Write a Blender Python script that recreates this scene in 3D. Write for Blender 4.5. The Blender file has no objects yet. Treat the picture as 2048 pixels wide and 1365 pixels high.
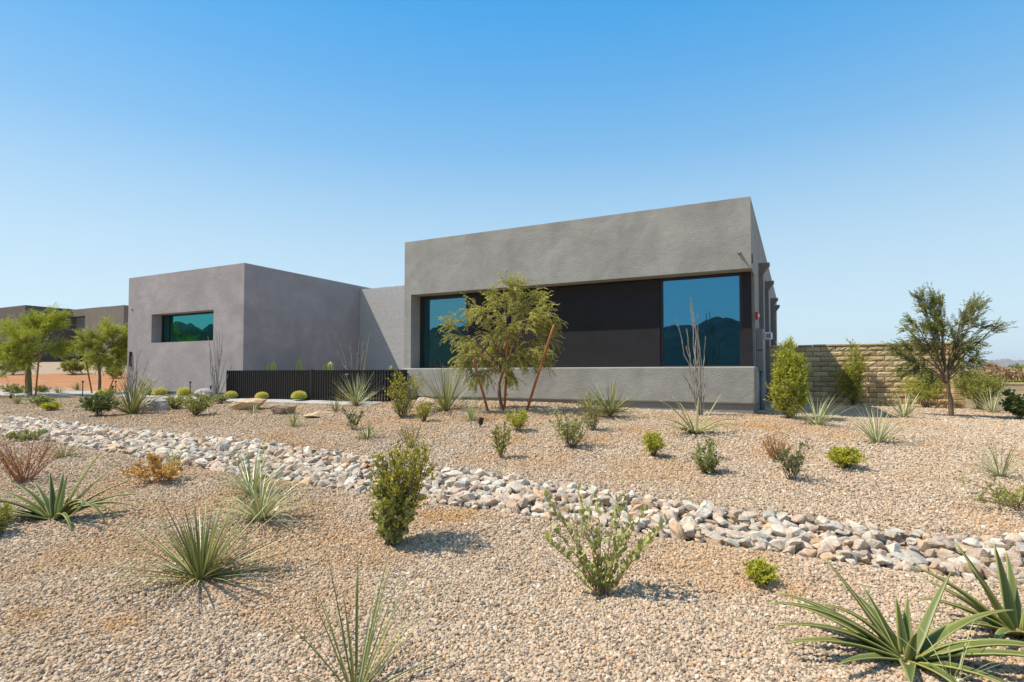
import bpy, bmesh, math, random
import numpy as np
from mathutils import Vector, Matrix

C = bpy.context.scene.collection
R = math.radians
PI = math.pi
F, HOR, EYE, TILT = 1115.0, 748.0, 1.5, R(1.7)
CY0 = HOR - F * math.tan(TILT)

# ------------------------------------------------------------------ camera maths
def ray(px, py):
    a = (px - 1024) / F; b = (CY0 - py) / F
    y = math.cos(TILT) - b * math.sin(TILT); z = math.sin(TILT) + b * math.cos(TILT)
    return a / y, z / y                       # X and Z (relative to the eye) for one metre of Y

# ------------------------------------------------------------------ terrain (thin plate spline)
ctl = []
def cp(px, py, z):
    dx, dz = ray(px, py); Y = z / dz; ctl.append((dx * Y, Y, z))
for p in [(-4, 2, -1.42), (0, 2, -1.50), (4, 2, -1.53), (-4, 4.5, -1.38), (0, 4, -1.45), (2.6, 3.4, -1.5), (-8, 5, -1.3),
          (8, 3, -1.58), (0, -6, -1.5), (-10, -4, -1.4), (10, -4, -1.55),
          (-11.4, 12.4, -1.08), (-6.8, 9.66, -1.1), (-2.67, 7.37, -1.17), (-.13, 5.97, -1.29), (1.68, 4.98, -1.38), (3.51, 4.47, -1.45), (6, 3.9, -1.52),
          (3.0, 8.3, -1.02), (0, 9.6, -.92), (-4, 11.5, -.94), (-.14, 10.8, -.74), (5.6, 6.5, -1.18), (8, 9, -1.02), (12, 6.5, -1.3),
          (-8, 13.6, -.93), (-12, 15.5, -.92), (-16.5, 14.5, -1.0),
          (-5, 18, -.74), (0, 14.2, -.66), (-2.8, 14.6, -.68), (4.75, 11, -.80), (2.2, 12.3, -.74), (6.4, 14, -.88), (8, 11, -.9), (10.5, 13, -.95), (9.5, 16.5, -.92), (12.4, 15, -.95),
          (15, 17, -1.15), (16, 12, -1.2), (18, 22, -1.4),
          (-16, 23.5, -.50), (-20, 29.5, .18), (-26, 36, .75), (-10.5, 22, -.66), (-28, 30, .3), (-22, 23, -.45), (-32, 42, .9), (-20, 40, .7), (0, 25, -.72), (5, 30, -.8)]:
    ctl.append(p)
for px, py, z in [(0, 789, -.74), (100, 790, -.74), (230, 786, -.74), (455, 797, -.745), (600, 800, -.745), (779, 806, -.745)]:
    cp(px, py, z)
for k in range(14):
    a = 2 * PI * k / 14; X, Y = 62 * math.cos(a), 14 + 62 * math.sin(a)
    ctl.append((X, Y, .9 if 100 < math.degrees(a) < 175 else -1.4))
P = np.array(ctl)
def phi(r2): return np.where(r2 > 0, r2 * np.log(np.maximum(r2, 1e-9)) * .5, 0)
n = len(P)
K = phi(((P[:, None, :2] - P[None, :, :2]) ** 2).sum(-1)) + np.eye(n) * 1.2
Q = np.c_[np.ones(n), P[:, :2]]
sol = np.linalg.solve(np.block([[K, Q], [Q.T, np.zeros((3, 3))]]), np.r_[P[:, 2], 0, 0, 0])
RIV = np.array([(-19, 15.2), (-15, 13.9), (-11.4, 12.3), (-6.8, 9.55), (-2.67, 7.3), (-.13, 6.06), (1.68, 5.16), (3.51, 4.52), (5.2, 4.10), (8, 3.4), (11, 2.6)])
RIVW = np.array([.75, .75, .72, .66, .66, .56, .46, .47, .52, .6, .65])
def river(x, y):
    """signed distance data: (distance to centre line, half width there)"""
    x = np.asarray(x, float); y = np.asarray(y, float)
    best = np.full(x.shape, 1e9); wid = np.zeros(x.shape)
    for i in range(len(RIV) - 1):
        a, b = RIV[i], RIV[i + 1]; d = b - a
        t = np.clip(((x - a[0]) * d[0] + (y - a[1]) * d[1]) / (d @ d), 0, 1)
        dd = np.hypot(x - a[0] - t * d[0], y - a[1] - t * d[1])
        m = dd < best
        best = np.where(m, dd, best); wid = np.where(m, RIVW[i] * (1 - t) + RIVW[i + 1] * t, wid)
    return best, wid
def vnoise(x, y, s, seed=0):
    x = np.asarray(x, float) / s; y = np.asarray(y, float) / s
    xi = np.floor(x).astype(np.int64); yi = np.floor(y).astype(np.int64)
    fx = x - xi; fy = y - yi; fx = fx * fx * (3 - 2 * fx); fy = fy * fy * (3 - 2 * fy)
    def h(i, j):
        v = np.sin(i * 127.1 + j * 311.7 + seed * 74.7) * 43758.5453
        return v - np.floor(v)
    return (h(xi, yi) * (1 - fx) + h(xi + 1, yi) * fx) * (1 - fy) + (h(xi, yi + 1) * (1 - fx) + h(xi + 1, yi + 1) * fx) * fy
def gz(x, y):
    """terrain height, world z (camera eye is at EYE)"""
    x = np.atleast_1d(np.asarray(x, float)); y = np.atleast_1d(np.asarray(y, float))
    out = np.zeros(x.shape)
    for s in range(0, x.size, 20000):
        xs, ys = x.ravel()[s:s + 20000], y.ravel()[s:s + 20000]
        k = phi((xs[:, None] - P[None, :, 0]) ** 2 + (ys[:, None] - P[None, :, 1]) ** 2)
        out.ravel()[s:s + 20000] = k @ sol[:n] + sol[n] + sol[n + 1] * xs + sol[n + 2] * ys
    r = np.hypot(x, y - 14)
    far = np.where(x > -5, -1.4 + np.clip((r - 70) / 330, 0, 1) * 4.2, np.where(y > 0, .9 + np.clip((r - 70) / 330, 0, 1) * 2, -1.4 + np.clip((r - 70) / 330, 0, 1) * 3))
    w = np.clip((r - 46) / 16, 0, 1); w = w * w * (3 - 2 * w)
    z = out * (1 - w) + far * w
    d, wd = river(x, y)
    z = z - .10 * np.clip(1.25 - d / np.maximum(wd, .01), 0, 1)
    near = np.clip((30 - r) / 10, 0, 1)
    z = z + near * (.035 * (vnoise(x, y, 1.3, 3) - .5) + .02 * (vnoise(x, y, .45, 5) - .5))
    return z + EYE
def g1(x, y): return float(gz([x], [y])[0])
TT = np.concatenate([np.linspace(1.8, 14, 600), np.linspace(14.02, 70, 1400)])
def hit(px, py):
    dx, dz = ray(px, py)
    d = EYE + dz * TT - gz(dx * TT, TT)
    i = np.where(d < 0)[0]
    Y = TT[i[0]] if len(i) else 60.
    if len(i) and i[0] > 0:
        a, b = d[i[0] - 1], d[i[0]]; Y = TT[i[0] - 1] + (TT[i[0]] - TT[i[0] - 1]) * a / (a - b)
    X = dx * Y
    return Vector((X, Y, g1(X, Y))), Y / F

# ------------------------------------------------------------------ node helpers
def newmat(name):
    m = bpy.data.materials.new(name); m.use_nodes = True
    nt = m.node_tree; nt.nodes.clear()
    o = nt.nodes.new('ShaderNodeOutputMaterial')
    return m, nt, o
def N(nt, t, **kw):
    nd = nt.nodes.new(t)
    for k, v in kw.items():
        if k in ('inp',):
            for kk, vv in v.items(): nd.inputs[kk].default_value = vv
        else: setattr(nd, k, v)
    return nd
def L(nt, a, b): nt.links.new(a, b)
def ramp(nt, fac, stops, interp='LINEAR'):
    r = nt.nodes.new('ShaderNodeValToRGB'); r.color_ramp.interpolation = interp
    e = r.color_ramp.elements
    while len(e) < len(stops): e.new(.5)
    for i, (p, c) in enumerate(stops): e[i].position = p; e[i].color = (*c, 1) if len(c) == 3 else c
    if fac is not None: L(nt, fac, r.inputs[0])
    return r
def mixc(nt, f, a, b, mode='MIX'):
    m = nt.nodes.new('ShaderNodeMix'); m.data_type = 'RGBA'; m.blend_type = mode
    for s, v in ((0, f), (6, a), (7, b)):
        if hasattr(v, 'is_linked') or isinstance(v, bpy.types.NodeSocket): L(nt, v, m.inputs[s])
        else: m.inputs[s].default_value = v if s == 0 else ((*v, 1) if len(v) == 3 else v)
    return m.outputs[2]
def bump(nt, height, strength, dist, normal=None):
    b = N(nt, 'ShaderNodeBump'); b.inputs['Strength'].default_value = strength; b.inputs['Distance'].default_value = dist
    L(nt, height, b.inputs['Height'])
    if normal: L(nt, normal, b.inputs['Normal'])
    return b.outputs[0]
def simple(name, col, rough=.6, metal=0, var=.12, scale=8, spec=.4, bmp=0, bscale=60, coord='Object'):
    m, nt, o = newmat(name)
    tc = N(nt, 'ShaderNodeTexCoord')
    nz = N(nt, 'ShaderNodeTexNoise', inp={'Scale': scale, 'Detail': 6, 'Roughness': .6}); L(nt, tc.outputs[coord], nz.inputs['Vector'])
    r = ramp(nt, nz.outputs[0], [(.25, tuple(c * (1 - var) for c in col)), (.75, tuple(min(1, c * (1 + var)) for c in col))])
    b = N(nt, 'ShaderNodeBsdfPrincipled', inp={'Roughness': rough, 'Metallic': metal, 'Specular IOR Level': spec})
    L(nt, r.outputs[0], b.inputs['Base Color'])
    if bmp:
        n2 = N(nt, 'ShaderNodeTexNoise', inp={'Scale': bscale, 'Detail': 5}); L(nt, tc.outputs[coord], n2.inputs['Vector'])
        L(nt, bump(nt, n2.outputs[0], bmp, .02), b.inputs['Normal'])
    L(nt, b.outputs[0], o.inputs[0])
    return m
def leafmat(name, c0, c1, transl=.28, rough=.5, c2=None, spec=.35):
    m, nt, o = newmat(name)
    at = N(nt, 'ShaderNodeAttribute', attribute_name='tint')
    k_ = (1.5, 1.4, .95); c0, c1, c2 = (tuple(min(.8, q * k) for q, k in zip(c, k_)) if c else c for c in (c0, c1, c2))
    st = [(0, c0), (.8, c1)] + ([(1, c2)] if c2 else [])
    r = ramp(nt, at.outputs['Fac'], st)
    b = N(nt, 'ShaderNodeBsdfPrincipled', inp={'Roughness': rough, 'Specular IOR Level': spec}); L(nt, r.outputs[0], b.inputs['Base Color'])
    t = N(nt, 'ShaderNodeBsdfTranslucent')
    L(nt, mixc(nt, 1.0, r.outputs[0], (1.0, 1.0, .55), 'MULTIPLY'), t.inputs[0])
    mx = N(nt, 'ShaderNodeMixShader'); mx.inputs[0].default_value = transl
    L(nt, b.outputs[0], mx.inputs[1]); L(nt, t.outputs[0], mx.inputs[2]); L(nt, mx.outputs[0], o.inputs[0])
    return m

# ------------------------------------------------------------------ mesh builder
class MB:
    def __init__(s): s.v = []; s.f = []; s.t = []; s.n = 0
    def add(s, v, faces, tint=.5):
        v = np.asarray(v, float).reshape(-1, 3)
        for fa in faces:
            fa = np.asarray(fa, np.int64)
            if len(fa): s.f.append(fa + s.n)
        s.v.append(v); s.n += len(v)
        s.t.append(np.broadcast_to(np.asarray(tint, float), (len(v),)) if np.ndim(tint) < 2 else tint)
        return s
    def tube(s, path, rad, k=6, tint=.5, cap=True):
        path = np.asarray(path, float); m = len(path)
        rad = np.broadcast_to(np.asarray(rad, float), (m,))
        d = np.gradient(path, axis=0); d /= np.linalg.norm(d, axis=1)[:, None] + 1e-9
        ref = np.array([.31, .17, .93]) if abs(d[0, 2]) < .9 else np.array([1., .1, .05])
        a = np.cross(d, ref); a /= np.linalg.norm(a, axis=1)[:, None] + 1e-9
        b = np.cross(d, a)
        an = np.arange(k) * 2 * PI / k
        v = path[:, None] + rad[:, None, None] * (np.cos(an)[None, :, None] * a[:, None] + np.sin(an)[None, :, None] * b[:, None])
        v = v.reshape(-1, 3)
        i = np.arange(m - 1)[:, None] * k; j = np.arange(k)[None]; j2 = (j + 1) % k
        q = np.stack([i + j, i + j2, i + k + j2, i + k + j], -1).reshape(-1, 4)
        fs = [q]
        if cap:
            v = np.r_[v, path[:1], path[-1:]]
            c0, c1 = m * k, m * k + 1
            jj = np.arange(k); jn = (jj + 1) % k
            fs += [np.stack([jn, jj, np.full(k, c0)], -1), np.stack([(m - 1) * k + jj, (m - 1) * k + jn, np.full(k, c1)], -1)]
        return s.add(v, fs, tint)
    def box(s, x0, x1, y0, y1, z0, z1, tint=.5):
        v = [(x, y, z) for z in (z0, z1) for y in (y0, y1) for x in (x0, x1)]
        return s.add(v, [[(0, 2, 3, 1), (4, 5, 7, 6), (0, 1, 5, 4), (2, 6, 7, 3), (0, 4, 6, 2), (1, 3, 7, 5)]], tint)
    def build(s, name, mat, parent=None, smooth=False, loc=None, bevel=0, segs=2):
        me = bpy.data.meshes.new(name)
        V = np.concatenate(s.v).astype(np.float32) if s.v else np.zeros((0, 3), np.float32)
        me.vertices.add(len(V)); me.vertices.foreach_set('co', V.ravel())
        idx = np.concatenate([f.ravel() for f in s.f]); tot = np.concatenate([np.full(len(f), f.shape[1]) for f in s.f])
        st = np.r_[0, np.cumsum(tot)[:-1]]
        me.loops.add(len(idx)); me.loops.foreach_set('vertex_index', idx.astype(np.int32))
        me.polygons.add(len(tot)); me.polygons.foreach_set('loop_start', st.astype(np.int32)); me.polygons.foreach_set('loop_total', tot.astype(np.int32))
        me.polygons.foreach_set('use_smooth', np.full(len(tot), smooth))
        me.update(calc_edges=True)
        at = me.attributes.new('tint', 'FLOAT', 'POINT'); at.data.foreach_set('value', np.concatenate(s.t).astype(np.float32))
        me.materials.append(mat)
        o = bpy.data.objects.new(name, me); C.objects.link(o)
        if parent: o.parent = parent
        if loc is not None: o.location = loc
        if bevel:
            md = o.modifiers.new('bevel', 'BEVEL'); md.width = bevel; md.segments = segs; md.limit_method = 'ANGLE'
        return o
def tag(o, label, cat, group=None, kind=None):
    if label: o['label'] = label
    if cat: o['category'] = cat
    if group: o['group'] = group
    if kind: o['kind'] = kind
    return o
def empty(name, loc, rz=0, label=None, cat=None, group=None):
    o = bpy.data.objects.new(name, None); C.objects.link(o); o.location = loc; o.rotation_euler = (0, 0, rz); o.empty_display_size = .2
    return tag(o, label, cat, group)
def structure(o): o['kind'] = 'structure'; return o
def unit(a): return a / (np.linalg.norm(a, axis=-1, keepdims=True) + 1e-9)

# ------------------------------------------------------------------ materials
GRAV = [(0, (.18, .135, .10)), (.14, (.33, .255, .18)), (.34, (.45, .352, .25)), (.52, (.53, .385, .25)), (.66, (.49, .358, .25)), (.80, (.57, .467, .355)), (.92, (.46, .265, .13)), (1, (.68, .60, .49))]
RUST = (.44, .24, .085)
def ground_mat():
    m, nt, o = newmat('gravel_ground')
    geo = N(nt, 'ShaderNodeNewGeometry')
    vo = N(nt, 'ShaderNodeTexVoronoi', inp={'Scale': 46, 'Randomness': 1.0}); L(nt, geo.outputs['Position'], vo.inputs['Vector'])
    sep = N(nt, 'ShaderNodeSeparateColor'); L(nt, vo.outputs['Color'], sep.inputs[0])
    rc = ramp(nt, sep.outputs[0], GRAV)
    n1 = N(nt, 'ShaderNodeTexNoise', inp={'Scale': .55, 'Detail': 7, 'Roughness': .62}); L(nt, geo.outputs['Position'], n1.inputs['Vector'])
    n2 = N(nt, 'ShaderNodeTexNoise', inp={'Scale': 5, 'Detail': 6, 'Roughness': .7}); L(nt, geo.outputs['Position'], n2.inputs['Vector'])
    mul = N(nt, 'ShaderNodeMath', operation='MULTIPLY'); L(nt, n1.outputs[0], mul.inputs[0]); L(nt, n2.outputs[0], mul.inputs[1])
    rf = ramp(nt, mul.outputs[0], [(.27, (0, 0, 0)), (.44, (1, 1, 1))])
    mf = N(nt, 'ShaderNodeMath', operation='MULTIPLY'); L(nt, rf.outputs[0], mf.inputs[0]); mf.inputs[1].default_value = .55
    col = mixc(nt, mf.outputs[0], rc.outputs[0], RUST)
    # soil zones: bare red earth, far desert
    ad = N(nt, 'ShaderNodeAttribute', attribute_name='soil')
    n3 = N(nt, 'ShaderNodeTexNoise', inp={'Scale': 1.4, 'Detail': 8, 'Roughness': .7}); L(nt, geo.outputs['Position'], n3.inputs['Vector'])
    red = ramp(nt, n3.outputs[0], [(.3, (.28, .115, .05)), (.55, (.42, .19, .085)), (.75, (.5, .27, .14))])
    sm = N(nt, 'ShaderNodeMath', operation='MULTIPLY_ADD'); L(nt, n3.outputs[0], sm.inputs[0]); sm.inputs[1].default_value = .9; sm.inputs[2].default_value = -.45
    sa = N(nt, 'ShaderNodeMath', operation='ADD', use_clamp=True); L(nt, sm.outputs[0], sa.inputs[0]); L(nt, ad.outputs['Fac'], sa.inputs[1])
    col = mixc(nt, 1.0, col, (.80, .80, .80), 'MULTIPLY')  # gravel colour darkened to stand in for tiny shadows between stones
    sr = ramp(nt, sa.outputs[0], [(.4, (0, 0, 0)), (.6, (1, 1, 1))])
    col = mixc(nt, sr.outputs[0], col, red.outputs[0])
    af = N(nt, 'ShaderNodeAttribute', attribute_name='desert')
    n4 = N(nt, 'ShaderNodeTexNoise', inp={'Scale': .12, 'Detail': 8, 'Roughness': .65}); L(nt, geo.outputs['Position'], n4.inputs['Vector'])
    des = ramp(nt, n4.outputs[0], [(.35, (.12, .11, .05)), (.48, (.42, .25, .10)), (.7, (.52, .34, .15))])
    col = mixc(nt, af.outputs['Fac'], col, des.outputs[0])
    b = N(nt, 'ShaderNodeBsdfPrincipled', inp={'Roughness': .9, 'Specular IOR Level': .15}); L(nt, col, b.inputs['Base Color'])
    inv = N(nt, 'ShaderNodeMath', operation='SUBTRACT'); inv.inputs[0].default_value = 1; L(nt, vo.outputs['Distance'], inv.inputs[1])
    L(nt, bump(nt, inv.outputs[0], .9, .014), b.inputs['Normal'])
    L(nt, b.outputs[0], o.inputs[0])
    return m
def stone_mat():
    m, nt, o = newmat('gravel_stone')
    at = N(nt, 'ShaderNodeAttribute', attribute_name='stint', attribute_type='INSTANCER')
    ar = N(nt, 'ShaderNodeAttribute', attribute_name='srust', attribute_type='INSTANCER')
    r = ramp(nt, at.outputs['Fac'], GRAV)
    col = mixc(nt, ar.outputs['Fac'], r.outputs[0], RUST)
    b = N(nt, 'ShaderNodeBsdfPrincipled', inp={'Roughness': .85, 'Specular IOR Level': .2}); L(nt, col, b.inputs['Base Color'])
    L(nt, b.outputs[0], o.inputs[0]); return m
def rock_mat(name, cols, scale=14):
    m, nt, o = newmat(name)
    tc = N(nt, 'ShaderNodeTexCoord'); oi = N(nt, 'ShaderNodeObjectInfo'); at = N(nt, 'ShaderNodeAttribute', attribute_name='tint')
    ad = N(nt, 'ShaderNodeVectorMath', operation='ADD'); L(nt, tc.outputs['Object'], ad.inputs[0]); L(nt, oi.outputs['Random'], ad.inputs[1])
    nz = N(nt, 'ShaderNodeTexNoise', inp={'Scale': scale, 'Detail': 8, 'Roughness': .7}); L(nt, ad.outputs[0], nz.inputs['Vector'])
    nf = N(nt, 'ShaderNodeTexNoise', inp={'Scale': scale * 7, 'Detail': 4, 'Roughness': .7}); L(nt, ad.outputs[0], nf.inputs['Vector'])
    r = ramp(nt, nz.outputs[0], [(.3, cols[0]), (.5, cols[1]), (.7, cols[2])])
    sp = ramp(nt, nf.outputs[0], [(.30, (.62, .57, .53)), (.42, (1, 1, 1)), (.66, (1.0, 1.0, 1.0))])
    c = mixc(nt, 1.0, r.outputs[0], sp.outputs[0], 'MULTIPLY')
    val = N(nt, 'ShaderNodeMath', operation='MULTIPLY_ADD'); L(nt, at.outputs['Fac'], val.inputs[0]); val.inputs[1].default_value = .30; val.inputs[2].default_value = .98
    hs = N(nt, 'ShaderNodeHueSaturation'); L(nt, c, hs.inputs['Color']); L(nt, val.outputs[0], hs.inputs['Value'])
    b = N(nt, 'ShaderNodeBsdfPrincipled', inp={'Roughness': .85, 'Specular IOR Level': .25}); L(nt, hs.outputs[0], b.inputs['Base Color'])
    L(nt, bump(nt, nf.outputs[0], .8, .02, bump(nt, nz.outputs[0], .6, .05)), b.inputs['Normal'])
    L(nt, b.outputs[0], o.inputs[0]); return m
def stucco(name, col, var=.13):
    m, nt, o = newmat(name)
    tc = N(nt, 'ShaderNodeTexCoord')
    n1 = N(nt, 'ShaderNodeTexNoise', inp={'Scale': .9, 'Detail': 7, 'Roughness': .62, 'Distortion': .6}); L(nt, tc.outputs['Object'], n1.inputs['Vector'])
    n2 = N(nt, 'ShaderNodeTexNoise', inp={'Scale': 3.5, 'Detail': 6, 'Roughness': .65}); L(nt, tc.outputs['Object'], n2.inputs['Vector'])
    mp = N(nt, 'ShaderNodeMapping'); mp.inputs['Scale'].default_value = (3, 3, .35); L(nt, tc.outputs['Object'], mp.inputs[0])
    n4 = N(nt, 'ShaderNodeTexNoise', inp={'Scale': 1.2, 'Detail': 5, 'Roughness': .6}); L(nt, mp.outputs[0], n4.inputs['Vector'])
    mx = N(nt, 'ShaderNodeMath', operation='MULTIPLY_ADD'); L(nt, n2.outputs[0], mx.inputs[0]); mx.inputs[1].default_value = .35; 
    m3 = N(nt, 'ShaderNodeMath', operation='MULTIPLY_ADD'); L(nt, n4.outputs[0], m3.inputs[0]); m3.inputs[1].default_value = .18; L(nt, n1.outputs[0], m3.inputs[2])
    L(nt, m3.outputs[0], mx.inputs[2])
    r = ramp(nt, mx.outputs[0], [(.52, tuple(c * (1 - var) for c in col)), (.78, col), (1, tuple(c * (1 + var) for c in col))])
    b = N(nt, 'ShaderNodeBsdfPrincipled', inp={'Roughness': .85, 'Specular IOR Level': .25}); L(nt, r.outputs[0], b.inputs['Base Color'])
    n3 = N(nt, 'ShaderNodeTexNoise', inp={'Scale': 38, 'Detail': 6, 'Roughness': .65}); L(nt, tc.outputs['Object'], n3.inputs['Vector'])
    L(nt, bump(nt, n3.outputs[0], .8, .018, bump(nt, n2.outputs[0], .45, .035)), b.inputs['Normal'])
    L(nt, b.outputs[0], o.inputs[0]); return m
def glass(name, gl, tr, fac):
    m, nt, o = newmat(name)
    g = N(nt, 'ShaderNodeBsdfGlossy', inp={'Color': (*gl, 1), 'Roughness': .0}); t = N(nt, 'ShaderNodeBsdfTransparent', inp={'Color': (*tr, 1)})
    tc = N(nt, 'ShaderNodeTexCoord'); nz = N(nt, 'ShaderNodeTexNoise', inp={'Scale': 1.1, 'Detail': 2}); L(nt, tc.outputs['Object'], nz.inputs['Vector'])
    L(nt, bump(nt, nz.outputs[0], .015, .05), g.inputs['Normal'])
    lw = N(nt, 'ShaderNodeLayerWeight', inp={'Blend': .25}); ma = N(nt, 'ShaderNodeMath', operation='MULTIPLY_ADD', use_clamp=True)
    L(nt, lw.outputs['Fresnel'], ma.inputs[0]); ma.inputs[1].default_value = .5; ma.inputs[2].default_value = fac
    mx = N(nt, 'ShaderNodeMixShader'); L(nt, ma.outputs[0], mx.inputs[0]); L(nt, t.outputs[0], mx.inputs[1]); L(nt, g.outputs[0], mx.inputs[2]); L(nt, mx.outputs[0], o.inputs[0])
    return m
def masonry(name, col, bw, bh, mort, var=.2):
    m, nt, o = newmat(name)
    tc = N(nt, 'ShaderNodeTexCoord'); mp = N(nt, 'ShaderNodeMapping'); mp.inputs['Rotation'].default_value = (PI / 2, 0, 0); L(nt, tc.outputs['Object'], mp.inputs[0])
    bk = N(nt, 'ShaderNodeTexBrick', inp={'Scale': 1, 'Mortar Size': mort, 'Brick Width': bw, 'Row Height': bh, 'Color1': (*[c * (1 - var) for c in col], 1), 'Color2': (*[c * (1 + var) for c in col], 1), 'Mortar': (*[c * .6 for c in col], 1)})
    L(nt, mp.outputs[0], bk.inputs['Vector'])
    nz = N(nt, 'ShaderNodeTexNoise', inp={'Scale': 12, 'Detail': 6}); L(nt, tc.outputs['Object'], nz.inputs['Vector'])
    c = mixc(nt, .35, bk.outputs[0], ramp(nt, nz.outputs[0], [(.3, tuple(x * .7 for x in col)), (.7, tuple(x * 1.2 for x in col))]).outputs[0])
    b = N(nt, 'ShaderNodeBsdfPrincipled', inp={'Roughness': .9, 'Specular IOR Level': .2}); L(nt, c, b.inputs['Base Color'])
    L(nt, bump(nt, nz.outputs[0], .4, .02), b.inputs['Normal'])
    L(nt, b.outputs[0], o.inputs[0]); return m
def blockmat():
    m, nt, o = newmat('split_face_block')
    tc = N(nt, 'ShaderNodeTexCoord'); at = N(nt, 'ShaderNodeAttribute', attribute_name='tint')
    nz = N(nt, 'ShaderNodeTexNoise', inp={'Scale': 16, 'Detail': 7, 'Roughness': .65}); L(nt, tc.outputs['Object'], nz.inputs['Vector'])
    a = N(nt, 'ShaderNodeMath', operation='MULTIPLY_ADD'); L(nt, nz.outputs[0], a.inputs[0]); a.inputs[1].default_value = .6; L(nt, at.outputs['Fac'], a.inputs[2])
    r = ramp(nt, a.outputs[0], [(.25, (.36, .25, .13)), (.7, (.58, .43, .235)), (1.1, (.68, .53, .32))])
    b = N(nt, 'ShaderNodeBsdfPrincipled', inp={'Roughness': .92, 'Specular IOR Level': .15}); L(nt, r.outputs[0], b.inputs['Base Color'])
    L(nt, bump(nt, nz.outputs[0], .6, .02), b.inputs['Normal']); L(nt, b.outputs[0], o.inputs[0]); return m
def barkmat(name, c0, c1):
    m, nt, o = newmat(name)
    tc = N(nt, 'ShaderNodeTexCoord'); mp = N(nt, 'ShaderNodeMapping'); mp.inputs['Scale'].default_value = (40, 40, 8); L(nt, tc.outputs['Object'], mp.inputs[0])
    nz = N(nt, 'ShaderNodeTexNoise', inp={'Scale': 1.0, 'Detail': 6, 'Roughness': .65}); L(nt, mp.outputs[0], nz.inputs['Vector'])
    r = ramp(nt, nz.outputs[0], [(.3, c0), (.7, c1)])
    b = N(nt, 'ShaderNodeBsdfPrincipled', inp={'Roughness': .85, 'Specular IOR Level': .2}); L(nt, r.outputs[0], b.inputs['Base Color'])
    L(nt, bump(nt, nz.outputs[0], .6, .01), b.inputs['Normal']); L(nt, b.outputs[0], o.inputs[0]); return m

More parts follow.
